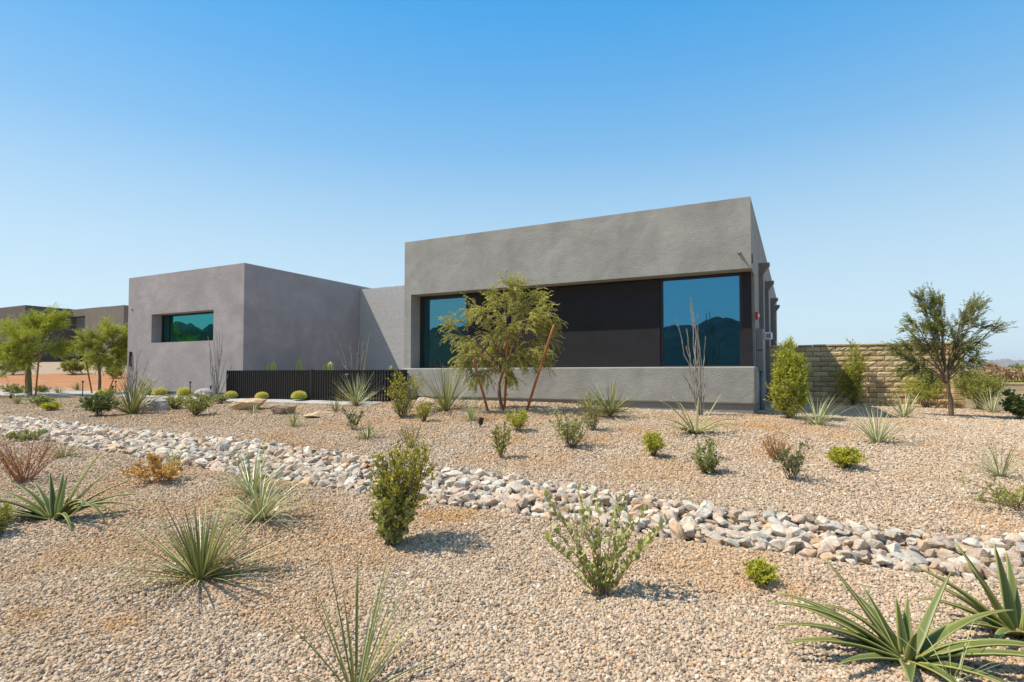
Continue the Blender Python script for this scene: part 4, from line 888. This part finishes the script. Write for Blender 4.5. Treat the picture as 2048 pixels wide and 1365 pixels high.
# along the block wall
shrub('hopbush', 'tall dense yellow green hopbush at the house corner', 'shrub', 1580, 838, 76, 144, M['hop'], (.062, .013), 46, 19, 14, 'column', 'rhomb', 73, up=.5, stem_r=.009)
hit = hit_at(*behind(1706, 6.95)); shrub('wall_shrub', 'slender shrub trained up the block wall across the shadow edge', 'shrub', 1706, 812, 64, 122, M['hop'], (.06, .014), 24, 14, 12, 'column', 'rhomb', 74, up=.4, depth=30, stem_r=.008)
hit = hit_at(*behind(1850, 6.7)); shrub('shrub', 'yellow green bush against the wall left of the right hand tree', 'shrub', 1850, 816, 84, 66, M['hop'], (.055, .014), 24, 11, 11, 'dome', 'rhomb', 75)
hit = hit_at(ray(1958, 800)[0] * 14.6, 14.6); shrub('shrub', 'large airy green bush right of the right hand tree', 'shrub', 1958, 816, 96, 80, M['olive'], (.055, .015), 30, 12, 12, 'dome', 'rhomb', 76)
hit = _hit
tuft('desert_spoon', 'whitish spiky tuft in front of the large airy bush', 'desert spoon', 1984, 826, 76, 44, M['spoon'], 70, .012, (.0, .35), 1.3, seed=77)
shrub('shrub', 'dark broad leaved shrub at the right edge by the low wall', 'shrub', 2040, 840, 52, 50, M['dark'], (.07, .045), 12, 7, 7, 'vase', 'oval', 78)
TREE_R = [(1824, 704, 24, 18), (1836, 745, 20, 16), (1950, 676, 22, 20), (1980, 650, 13, 10), (1921, 738, 24, 18), (1908, 712, 22, 18), (1868, 612, 40, 34), (1843, 590, 20, 16), (1882, 600, 24, 24), (1893, 640, 29, 30), (1939, 642, 35, 34), (1954, 612, 26, 20), (1921, 618, 17, 14), (1845, 650, 33, 22), (1811, 662, 22, 11), (1866, 690, 39, 34), (1901, 684, 26, 26), (1930, 686, 31, 28), (1974, 686, 24, 10), (1853, 730, 33, 30), (1945, 716, 29, 20), (1883, 655, 24, 30), (1838, 690, 24, 24), (1965, 650, 20, 14), (1873, 745, 24, 24)]
tree('mesquite_tree', 'open crowned dark green tree with forked brown trunk by the block wall', 'tree', 1903, 834, [(1902, 800, 0), (1897, 772, 0), (1893, 745, 0)], TREE_R, M['rtree'], 'bark', 81, sprays=62, slen=.24, droop=.45, leaflet=(.046, .0135), npair=10, outward=.7, upb=.45, trunk_r=.046, limb_r=.017)
tree('mesquite_tree', 'treetop showing above the block wall beside the house', 'tree', 1618, 832, [(1618, 740, 4.2), (1617, 690, 6.5)], [(1614, 684, 14, 8, 6.5), (1624, 686, 12, 7, 6.5), (1605, 690, 9, 6, 6.5)], M['palo'], 'bark', 82, sprays=30, slen=.3, droop=.3, npair=8, upb=.4, trunk_r=.04)
# staked mesquite in front of the ledge
TREE_M = [(1022, 556, 26, 18), (1042, 566, 18, 14), (1000, 592, 50, 28), (1045, 598, 42, 28), (1070, 622, 42, 40), (962, 625, 34, 30), (1010, 640, 58, 40), (985, 680, 56, 36), (1040, 682, 56, 44), (942, 690, 34, 36), (932, 722, 34, 34), (985, 728, 50, 38), (1086, 640, 30, 36), (1098, 672, 16, 20), (912, 664, 16, 22), (960, 756, 28, 26), (1066, 712, 34, 28), (1015, 750, 22, 26), (1078, 585, 20, 16), (950, 610, 22, 12), (1030, 715, 34, 26), (908, 640, 10, 8), (1090, 722, 14, 18)]
tree('mesquite_tree', 'weeping yellow green mesquite held by three stakes before the dark panel', 'tree', 1010, 822, [(1000, 800, 0), (998, 770, 0), (1006, 740, 0), (1018, 700, 0)], TREE_M, M['mesq'], 'bark', 83, sprays=42, slen=.32, droop=1.25, leaflet=(.052, .015), npair=12, outward=.7, upb=.25, depth=.8, trunk_r=.036, limb_r=.016)
stake('left leaning stake of the staked mesquite', (976, 823), (951, 722), 'stakes around the mesquite', -.5)
stake('upright middle stake of the staked mesquite, tied to its trunk', (1009, 819), (1016, 676), 'stakes around the mesquite', -.55)
stake('long right stake of the staked mesquite leaning outwards', (1053, 824), (1103, 657), 'stakes around the mesquite', -.75)
uplight('small black spot light on the slope below the staked mesquite', 960, 856, 20, .03)
uplight('black spot light lying beside the walk at the second left tree', 222, 784, 12, .08)
uplight('black spot light in the gravel at the far left edge of the walk', 20, 800, 11, .06)
# in front of the fence
tuft('desert_spoon', 'large pale desert spoon in front of the fence gate', 'desert spoon', 713, 812, 84, 58, M['spoon'], 110, .016, (.0, .4), 1.3, seed=91)
tuft('grass_tuft', 'small green tuft at the walk edge left of the large desert spoon', 'grass', 672, 824, 46, 30, M['yucca'], 40, .012, (.0, .5), 1.25, seed=92)
tuft('grass_tuft', 'small green tuft between the tan and the brown boulder', 'grass', 506, 828, 42, 26, M['yucca'], 34, .012, (.0, .5), 1.2, seed=93)
boulder('flat grey pointed boulder beside the left yucca', 303, 824, 58, 30, 'grey', 3, .7, .25)
boulder('rounded grey boulder behind the white flowering bush', 402, 803, 46, 26, 'grey', 8, .8)
boulder('long tan boulder in front of the slat fence', 487, 823, 74, 25, 'tan', 5, .6, .12)
boulder('dark brown rounded boulder in front of the slat fence', 561, 831, 56, 26, 'brown', 12, .7)
boulder('flat tan boulder nearly buried in the gravel right of the brown boulder', 634, 838, 62, 14, 'tan', 21, .8, -.05)
boulder('half buried tan boulder behind the two tiered bush', 852, 812, 44, 17, 'pink', 14, .7)
for i, (x, y, w, h, l) in enumerate([(204, 796, 19, 12, 'barrel cactus behind the dark shrub by the second left tree'), (275, 790, 13, 10, 'barrel cactus half hidden by the left yucca'), (301, 790, 15, 10, 'barrel cactus just right of the left yucca'),
                                     (319, 792, 19, 12, 'greenish shaggy barrel cactus left of the white flowering bush'), (347, 789, 17, 8, 'low flat barrel cactus against the left block'), (369, 794, 20, 14, 'large round barrel cactus above the white flowering bush'),
                                     (396, 788, 17, 8, 'barrel cactus behind the rounded grey boulder'), (462, 797, 18, 11, 'barrel cactus at the left end of the slat fence'), (524, 799, 19, 11, 'barrel cactus in front of the slat fence, behind the boulders'), (598, 801, 22, 14, 'biggest barrel cactus, in front of the fence beside the gate')]):
    barrel(l, x, y + 2, w * 1.1, h * 1.28, 100 + i)
for px, l, zt, r_ in [(537, 'shorter dark columnar cactus of the left pair behind the fence', .34, .06), (547, 'taller columnar cactus of the left pair behind the fence', .43, .065), (598, 'tallest pale columnar cactus behind the middle of the fence', .52, .075), (651, 'shorter dark columnar cactus beside the gate ocotillo', .36, .065), (661, 'bright columnar cactus beside the gate ocotillo', .42, .09), (782, 'lone columnar cactus behind the right end of the fence', .27, .055)]:
    ly = .25 if px < 560 else 1.4 if px < 700 else .9
    column(l, loc(px, 735, ly)[0], ly, zt, r_, px)
x, y = behind(716, 1.6); hit = hit_at(x, y)
ocotillo('pale ocotillo rising from behind the slat fence gate', 716, 790, [(736, 662), (734, 668), (715, 677), (726, 682), (704, 690), (672, 678), (676, 700), (712, 700), (722, 690), (738, 680), (700, 715), (730, 700)], 62, r=.019)
hit = _hit
ocotillo('dark ocotillo beside the left end of the slat fence', 430, 797, [(424, 664), (441, 665), (414, 690), (436, 690), (446, 690), (453, 715), (420, 700), (428, 680), (440, 710), (459, 730), (416, 715), (433, 700), (444, 672), (410, 676)], 63, r=.013)
hit = hit_at(ray(262, 790)[0] * 17.6, 17.6); ocotillo('dark ocotillo at the left edge of the house', 262, 792, [(277, 692), (266, 695), (249, 722), (246, 735), (262, 706), (270, 712), (284, 726), (292, 712), (298, 745), (252, 745), (258, 715), (273, 730), (246, 715), (264, 730), (256, 700), (288, 735)], 64, r=.014); hit = _hit
tuft('yucca', 'tall green yucca with arching blades beside the pointed grey boulder', 'yucca', 264, 829, 100, 72, M['yucca'], 84, .034, (.0, .8), 1.25, seed=111, gp=2.0)
shrub('shrub', 'dense dark green shrub left of the tall green yucca', 'shrub', 197, 833, 72, 42, M['dark'], (.05, .022), 20, 9, 10, 'dome', 'rhomb', 112)
shrub('shrub', 'loose green shrub behind the dark shrub by the barrel cactus', 'shrub', 216, 808, 46, 30, M['olive'], (.04, .02), 16, 7, 7, 'dome', 'rhomb', 113)
shrub('flowering_shrub', 'low spreading shrub dotted with white flowers by the pointed boulder', 'shrub', 350, 819, 54, 26, M['flower'], (.032, .022), 22, 9, 9, 'dome', 'rhomb', 114)
shrub('flowering_shrub', 'rounded bush with white flowers leaning right before the grey boulder', 'shrub', 392, 832, 56, 44, M['flower'], (.032, .022), 20, 9, 9, 'vase', 'rhomb', 115, dx=8)
shrub('shrub', 'small pale green shrub right of the white flowering bush', 'shrub', 440, 808, 36, 18, M['grey'], (.035, .02), 16, 7, 7, 'dome', 'rhomb', 116)
shrub('shrub', 'thin olive shrub growing over the left yucca', 'shrub', 290, 797, 26, 36, M['olive'], (.03, .012), 10, 7, 7, 'vase', 'rhomb', 117)
pathlight('path light in front of the red earth between the left trees', 165, 795, 33); pathlight('path light right of the second left tree', 231, 788, 26); pathlight('path light before the small window of the left block', 380, 797, 34); pathlight('short path light next to the dark ocotillo', 421, 800, 28)
# left background
TL1 = [(89, 632, 21, 22), (83, 652, 27, 26), (45, 655, 34, 28), (23, 680, 29, 30), (69, 682, 34, 28), (37, 712, 32, 24), (80, 704, 22, 20), (10, 722, 29, 22), (-13, 690, 29, 36), (59, 640, 22, 18), (26, 742, 16, 14), (99, 690, 13, 14), (58, 715, 27, 22), (-3, 660, 24, 24)]
tree('palo_verde_tree', 'feathery bright green tree with two stakes at the left edge', 'tree', 59, 792, [(58, 760, 0), (57, 735, 0), (60, 705, 0)], TL1, M['palo'], 'barkgreen', 121, sprays=78, slen=.42, droop=.35, leaflet=(.075, .012), npair=12, outward=.6, upb=.55, depth=1.0, trunk_r=.075, limb_r=.03, dens=1.0)
TL2 = [(205, 664, 34, 20), (180, 690, 28, 22), (230, 692, 28, 24), (206, 702, 40, 24), (240, 675, 18, 22), (166, 716, 18, 14), (196, 725, 34, 14), (236, 720, 24, 14), (216, 680, 30, 20)]
tree('palo_verde_tree', 'round bright green tree with two stakes beside the left block', 'tree', 199, 788, [(199, 755, 0), (196, 730, 0), (199, 708, 0)], TL2, M['palo'], 'bark', 122, sprays=78, slen=.42, droop=.55, leaflet=(.075, .016), npair=12, outward=.6, upb=.35, depth=.9, trunk_r=.05, limb_r=.026)
stake('left stake of the feathery tree at the left edge', (51, 789), (46, 742), 'stakes at the left trees', .1); stake('tall right stake of the feathery tree at the left edge', (71, 793), (82, 699), 'stakes at the left trees', -.1)
stake('left stake of the round tree beside the left block', (184, 788), (171, 724), 'stakes at the left trees'); stake('right stake of the round tree beside the left block', (217, 784), (238, 727), 'stakes at the left trees')
shrub('shrub', 'lime green mound on the gravel below the feathery tree', 'shrub', 100, 823, 38, 20, M['lime'], (.035, .018), 20, 8, 9, 'dome', 'rhomb', 123)
shrub('shrub', 'grey green shrub just above the lime mound', 'shrub', 83, 812, 44, 20, M['grey'], (.05, .022), 16, 7, 8, 'dome', 'rhomb', 124)
tuft('grass_tuft', 'dark tuft on the gravel left of the grey green shrub', 'grass', 34, 808, 44, 26, M['yucca'], 44, .016, (.0, .5), 1.3, seed=125)
shrub('shrub', 'wide low silvery shrub left of the feathery tree trunk', 'shrub', 26, 788, 46, 18, M['grey'], (.05, .024), 18, 7, 9, 'dome', 'rhomb', 126)
shrub('shrub', 'low silvery shrub right of the feathery tree trunk', 'shrub', 84, 786, 30, 15, M['grey'], (.05, .024), 14, 7, 8, 'dome', 'rhomb', 127)
shrub('shrub', 'yellow green bush on the bare slope between the left trees', 'shrub', 146, 749, 46, 26, M['olive'], (.09, .04), 20, 8, 9, 'dome', 'rhomb', 128)
shrub('shrub', 'pale bush on the slope behind the feathery tree', 'shrub', 26, 750, 30, 20, M['grey'], (.09, .04), 14, 7, 8, 'dome', 'rhomb', 129)
tuft('grass_tuft', 'small dark agave like tuft at the edge of the red earth', 'grass', 118, 788, 28, 16, M['yucca'], 26, .03, (.0, .4), 1.3, seed=130)
tuft('grass_tuft', 'small green tuft on the red earth between the left trees', 'grass', 154, 780, 22, 14, M['yucca'], 24, .03, (.0, .4), 1.3, seed=131)
shrub('shrub', 'olive bush on the red earth behind the right stake of the round tree', 'shrub', 229, 757, 28, 18, M['olive'], (.08, .035), 14, 7, 8, 'dome', 'rhomb', 132)
for i, (x, y, w, h, mt, l) in enumerate([(112, 722, 50, 42, 'palo', 'bright green bush in front of the neighbour house'), (138, 724, 40, 38, 'dark', 'dark green bush in front of the neighbour house'), (10, 728, 50, 40, 'dark', 'dark bush behind the feathery tree at far left')]):
    shrub('shrub', l, 'shrub', x, y, w, h, M[mt], (.14, .05), 26, 9, 9, 'dome', 'rhomb', 133 + i, stem_r=.02)
# desert beyond the right wall
for i, (x, y, Y, w, h, mt, l) in enumerate([(1985, 757, 75, 54, 34, 'purple', 'purplish desert bush beyond the low wall'), (2012, 768, 50, 76, 38, 'purple', 'purplish brown bush nearest the right edge beyond the low wall'), (2040, 752, 80, 60, 30, 'rtree', 'dark green desert bush at the right edge beyond the low wall'), (1955, 764, 46, 60, 20, 'olive', 'olive desert scrub just behind the iron fence'), (2020, 772, 42, 80, 22, 'olive', 'long olive scrub behind the iron fence at the right edge'), (1940, 750, 95, 40, 12, 'olive', 'far olive scrub on the orange desert plain')]):
    dx_, dz_ = ray(x, y); hit = hit_at(dx_ * Y, Y)
    shrub('desert_shrub', l, 'shrub', x, y, w, h, M[mt], (.26, .10), 30, 10, 9, 'dome', 'rhomb', 141 + i, stem_r=.03)
hit = _hit

# ------------------------------------------------------------------ stream rocks
rg = np.random.default_rng(5)
cand = []
def in_view(x, y, z):
    if y < .8: return False
    px = 1024 + F * x / y; return -60 < px < 2110
pts = []
seg = np.diff(RIV, axis=0); sl_ = np.hypot(seg[:, 0], seg[:, 1])
for layer, (spacing, lift) in enumerate(((.092, .02), (.112, .07))):
    for i in range(len(seg)):
        d = seg[i] / sl_[i]; nrm = np.array([-d[1], d[0]])
        for a in np.arange(0, sl_[i], spacing * .9):
            w = RIVW[i] + (RIVW[i + 1] - RIVW[i]) * a / sl_[i]
            for c_ in np.arange(-w, w + .01, spacing * .9):
                if layer and (abs(c_) > w * .88 or rg.random() < .25): continue
                cc = c_ + rg.normal() * spacing * .28; aa = a + rg.normal() * spacing * .28
                if abs(cc) > w * (1 + .18 * (vnoise([RIV[i][0] + d[0] * a], [c_ * 3], .6, 3)[0] - .3)): continue
                pos = RIV[i] + d * aa + nrm * cc; r_ = spacing * .60 * math.exp(np.clip(rg.normal(), -1.8, 1.7) * .27)
                pts.append((pos[0], pos[1], r_, lift, abs(cc) / w))
pts = np.array(pts); zz = gz(pts[:, 0], pts[:, 1])
vis = np.array([in_view(x, y, 0) for x, y in pts[:, :2]])
size = pts[:, 2] / np.maximum(pts[:, 1], .8) * vis * np.where(pts[:, 3] > .05, 1.3, 1)
order = np.argsort(-size)
variants = [hull_rock(200 + k) for k in range(16)]
rmesh = {}
def rock_mesh_data(k, cidx):
    if (k, cidx) not in rmesh:
        mb = MB(); mb.add(variants[k][0] * .065, [variants[k][1]], (k % 5) / 4); o = mb.build('river_rock', RK[cidx][1]); rmesh[(k, cidx)] = o.data; bpy.data.objects.remove(o)
    return rmesh[(k, cidx)]
stuff = [MB() for _ in RK]
for rank, i in enumerate(order):
    x, y, r_, lift, cc = pts[i]; k = int(rg.integers(16)); ci = int(rg.choice(4, p=[.38, .33, .14, .15]))
    sc = np.array([r_ * rg.uniform(.85, 1.3), r_ * rg.uniform(.75, 1.1), r_ * rg.uniform(.5, .85)]); z = zz[i] + lift * (1 - .5 * cc ** 3) + sc[2] * .25
    e_ = (rg.normal() * .35, rg.normal() * .35, rg.random() * 6.28)
    if rank < 300 and size[i] > 0:
        o = bpy.data.objects.new('river_rock', rock_mesh_data(k, ci)); C.objects.link(o); o.location = (x, y, z); o.rotation_euler = e_; o.scale = sc / .065
        tag(o, RK[ci][0] + ' angular rock in the dry stream bed', 'rock', RK[ci][0] + ' rocks in the dry stream bed')
    else:
        Rm = np.array(Matrix.Rotation(e_[2], 3, 'Z') @ Matrix.Rotation(e_[1], 3, 'Y') @ Matrix.Rotation(e_[0], 3, 'X'))
        stuff[ci].add((variants[k][0] * sc) @ Rm.T + [x, y, z], [variants[k][1]], rg.random())
sroot = empty('stream_rubble', (0, 6, .1), 0, 'smaller pale rubble filling the dry stream bed', 'rubble'); sroot['kind'] = 'stuff'
for ci, m_ in enumerate(stuff):
    o = m_.build('rubble', RK[ci][1], sroot); o.location = (0, -6, -.1); o['kind'] = 'stuff'
# ------------------------------------------------------------------ loose gravel: real stones near the camera
def gravel_points(y0, y1, step, seed, size):
    rg = np.random.default_rng(seed); W = .92 * y1 + 2.2
    xs = np.arange(-W, W, step); ys = np.arange(y0, y1, step); x, y = np.meshgrid(xs, ys); x = x.ravel() + rg.normal(size=x.size) * step * .38; y = y.ravel() + rg.normal(size=y.size) * step * .38
    k = np.abs(x) < .93 * y + 2.0; x, y = x[k], y[k]
    d, w = river(x, y); edge = w * (1.0 + .15 * (vnoise(x, y, .3, 9) - .5)); k = d > edge * .94; x, y = x[k], y[k]
    ly = (x - CX) * math.sin(TH) + (y - CYY) * math.cos(TH); k = ly < -.02; lx = (x - CX) * math.cos(TH) - (y - CYY) * math.sin(TH); k |= lx > .02; x, y = x[k], y[k]
    sc = size * np.exp(np.clip(rg.normal(size=len(x)), -2, 1.7) * .34)
    return x, y, sc
parts = [gravel_points(1.9, 4.6,   .0142, 1, .0092), gravel_points(4.6, 7.2, .0180, 2, .0108), gravel_points(7.2, 11.0, .0215, 3, .0122), gravel_points(11.0, 21.0, .032, 4, .0145)]
x, y, sc = (np.concatenate([p_[i] for p_ in parts]) for i in range(3))
z = gz(x, y) + sc * rg.uniform(-.1, .55, len(x))
me = bpy.data.meshes.new('gravel'); me.vertices.add(len(x)); me.vertices.foreach_set('co', np.c_[x, y, z].astype(np.float32).ravel())
def fattr(nm, v, t='FLOAT'):
    a = me.attributes.new(nm, t, 'POINT'); a.data.foreach_set('vector' if t == 'FLOAT_VECTOR' else 'value', np.asarray(v, np.float32).ravel())
m_ = len(x)
fattr('sc', np.c_[sc * rg.uniform(.75, 1.3, m_), sc * rg.uniform(.7, 1.1, m_), sc * rg.uniform(.5, .85, m_)], 'FLOAT_VECTOR')
fattr('rot', np.c_[rg.normal(size=m_) * .5, rg.normal(size=m_) * .5, rg.random(m_) * 6.28], 'FLOAT_VECTOR')
fattr('stint', rg.random(m_))
big = vnoise(x, y, 1.5, 21) * .6 + vnoise(x, y, .5, 22) * .4
soilpts = [hit(*q)[0] for q in [(1275, 862), (1585, 1178), (1545, 1085), (930, 1030), (1000, 838), (1555, 905), (1180, 880), (1500, 852), (845, 1040), (1020, 880), (590, 960), (255, 1250), (60, 1240)]]
basin = sum(np.exp(-((x - q.x) ** 2 + (y - q.y) ** 2 * 1.6) / (.05 * q.y) ** 2) for q in soilpts)
fattr('srust', np.clip(basin * (.35 + .9 * vnoise(x, y, .12, 33)), 0, .85) * rg.uniform(.3, 1, m_) + np.clip((big - .58) * 4, 0, .62) * rg.random(m_) + np.clip((-x - 1.5) / 6, 0, .22) * rg.random(m_))
me.update()
gr = bpy.data.objects.new('gravel', me); C.objects.link(gr); tag(gr, 'crushed tan gravel covering the yard', 'gravel', None, 'stuff')
ng = bpy.data.node_groups.new('gravel_stones', 'GeometryNodeTree')
ng.interface.new_socket('Geometry', in_out='INPUT', socket_type='NodeSocketGeometry'); ng.interface.new_socket('Geometry', in_out='OUTPUT', socket_type='NodeSocketGeometry')
nn = ng.nodes; gi = nn.new('NodeGroupInput'); go = nn.new('NodeGroupOutput')
join = nn.new('GeometryNodeJoinGeometry')
for k in range(5):
    ic = nn.new('GeometryNodeMeshIcoSphere'); ic.inputs['Radius'].default_value = 1; ic.inputs['Subdivisions'].default_value = 1 if k < 3 else 2
    sp = nn.new('GeometryNodeSetPosition'); nt_ = nn.new('ShaderNodeTexNoise'); nt_.noise_dimensions = '4D'; nt_.inputs['W'].default_value = k * 3.7 + 1; nt_.inputs['Scale'].default_value = 1.1
    vm = nn.new('ShaderNodeVectorMath'); vm.operation = 'SUBTRACT'; vm.inputs[1].default_value = (.5, .5, .5); vs = nn.new('ShaderNodeVectorMath'); vs.operation = 'SCALE'; vs.inputs['Scale'].default_value = 1.5
    ng.links.new(nt_.outputs['Color'], vm.inputs[0]); ng.links.new(vm.outputs[0], vs.inputs[0]); ng.links.new(vs.outputs[0], sp.inputs['Offset']); ng.links.new(ic.outputs[0], sp.inputs[0])
    sm = nn.new('GeometryNodeSetMaterial'); sm.inputs['Material'].default_value = M['stone']; ng.links.new(sp.outputs[0], sm.inputs[0])
    sh_ = nn.new('GeometryNodeSetShadeSmooth'); sh_.inputs['Shade Smooth'].default_value = False; ng.links.new(sm.outputs[0], sh_.inputs[0])
    g2 = nn.new('GeometryNodeGeometryToInstance'); ng.links.new(sh_.outputs[0], g2.inputs[0]); ng.links.new(g2.outputs[0], join.inputs[0])
ip = nn.new('GeometryNodeInstanceOnPoints'); ip.inputs['Pick Instance'].default_value = True
ng.links.new(gi.outputs[0], ip.inputs['Points']); ng.links.new(join.outputs[0], ip.inputs['Instance'])
for nm, s_ in (('rot', 'Rotation'), ('sc', 'Scale')):
    na = nn.new('GeometryNodeInputNamedAttribute'); na.data_type = 'FLOAT_VECTOR'; na.inputs['Name'].default_value = nm; ng.links.new(na.outputs[0], ip.inputs[s_])
ri = nn.new('FunctionNodeRandomValue'); ri.data_type = 'INT'; ri.inputs[4].default_value = 0; ri.inputs[5].default_value = 4; ng.links.new(ri.outputs[2], ip.inputs['Instance Index'])
ng.links.new(ip.outputs[0], go.inputs[0])
md = gr.modifiers.new('stones', 'NODES'); md.node_group = ng

# ------------------------------------------------------------------ light, sky, camera
SE, SAZ = R(56), math.atan2(-.03, -1.0)
sd = Vector((math.cos(SE) * math.cos(SAZ), math.cos(SE) * math.sin(SAZ), math.sin(SE)))
sun = bpy.data.lights.new('sun', 'SUN'); sun.energy = 4.0; sun.angle = R(.53); sun.color = (1, .925, .80)
so = bpy.data.objects.new('sun', sun); C.objects.link(so); so.rotation_euler = sd.to_track_quat('Z', 'Y').to_euler(); so.location = (-20, 0, 30)
w = bpy.data.worlds.new('World'); bpy.context.scene.world = w; w.use_nodes = True; nt = w.node_tree; nt.nodes.clear()
wo = nt.nodes.new('ShaderNodeOutputWorld'); bg = nt.nodes.new('ShaderNodeBackground'); sk = nt.nodes.new('ShaderNodeTexSky')
sk.sky_type = 'NISHITA'; sk.sun_disc = False; sk.sun_elevation = SE; sk.sun_rotation = PI / 2 - SAZ; sk.altitude = 600; sk.air_density = 1.0; sk.dust_density = .3; sk.ozone_density = 1.2
bg.inputs[1].default_value = .15
hs = nt.nodes.new('ShaderNodeHueSaturation'); hs.inputs['Saturation'].default_value = 1.38; hs.inputs['Hue'].default_value = .485; hs.inputs['Value'].default_value = 1.08; nt.links.new(sk.outputs[0], hs.inputs['Color']); 
sb = nt.nodes.new('ShaderNodeSeparateColor'); nt.links.new(hs.outputs[0], sb.inputs[0])
dv = nt.nodes.new('ShaderNodeMath'); dv.operation = 'DIVIDE'; nt.links.new(sb.outputs[2], dv.inputs[0]); dv.inputs[1].default_value = 3.6
pw = nt.nodes.new('ShaderNodeMath'); pw.operation = 'POWER'; nt.links.new(dv.outputs[0], pw.inputs[0]); pw.inputs[1].default_value = -.8
vm = nt.nodes.new('ShaderNodeVectorMath'); vm.operation = 'SCALE'; nt.links.new(hs.outputs[0], vm.inputs[0]); nt.links.new(pw.outputs[0], vm.inputs['Scale'])
tcw = nt.nodes.new('ShaderNodeTexCoord'); sx = nt.nodes.new('ShaderNodeSeparateXYZ'); nt.links.new(tcw.outputs['Generated'], sx.inputs[0])
ms = nt.nodes.new('ShaderNodeMapRange'); ms.inputs[1].default_value = .62; ms.inputs[2].default_value = .85; ms.inputs[3].default_value = 1.38; ms.inputs[4].default_value = .75
nt.links.new(sx.outputs[2], ms.inputs[0]); nt.links.new(ms.outputs[0], hs.inputs['Saturation'])
cr = ramp(nt, sx.outputs[2], [(0, (.92,) * 3), (.13, (.80,) * 3), (.22, (.66,) * 3), (.30, (.46,) * 3), (.37, (.26,) * 3), (.47, (.10,) * 3), (.56, (0,) * 3)])
pb = nt.nodes.new('ShaderNodeVectorMath'); pb.operation = 'SCALE'; pb.inputs[0].default_value = (.69, .875, 1.0)
mu = nt.nodes.new('ShaderNodeMath'); mu.operation = 'MULTIPLY'; nt.links.new(sb.outputs[2], mu.inputs[0]); nt.links.new(pw.outputs[0], mu.inputs[1]); nt.links.new(mu.outputs[0], pb.inputs['Scale'])
nt.links.new(mixc(nt, cr.outputs[0], vm.outputs[0], pb.outputs[0]), bg.inputs[0]); nt.links.new(bg.outputs[0], wo.inputs[0])
cd = bpy.data.cameras.new('camera'); cam = bpy.data.objects.new('camera', cd); C.objects.link(cam); bpy.context.scene.camera = cam
cd.sensor_width = 36; cd.lens = F / 2048 * 36; cd.shift_y = (CY0 - 682.5) / 2048; cd.clip_start = .05; cd.clip_end = 20000
cam.location = (0, 0, EYE); cam.rotation_euler = (PI / 2 + TILT, 0, 0)
sc_ = bpy.context.scene; sc_.view_settings.view_transform = 'Standard'; sc_.view_settings.look = 'None'; sc_.view_settings.exposure = .63; sc_.view_settings.gamma = 1
sc_.cycles.use_denoising = True; sc_.cycles.transparent_max_bounces = 12
# ------------------------------------------------------------------ air
mb = MB(); mb.box(-5600, 5600, -5600, 7000, -3.2, 100)
hm = bpy.data.materials.new('haze'); hm.use_nodes = True; hn = hm.node_tree; hn.nodes.clear()
ho = hn.nodes.new('ShaderNodeOutputMaterial'); hv = hn.nodes.new('ShaderNodeVolumePrincipled'); hv.inputs['Density'].default_value = .00016; hv.inputs['Color'].default_value = (.86, .92, 1, 1); hv.inputs['Anisotropy'].default_value = .2
hn.links.new(hv.outputs[0], ho.inputs['Volume'])
hz = mb.build('haze', hm); hz['kind'] = 'stuff'; hz['label'] = 'thin bluish air haze over the far desert hills'; hz['category'] = 'haze'
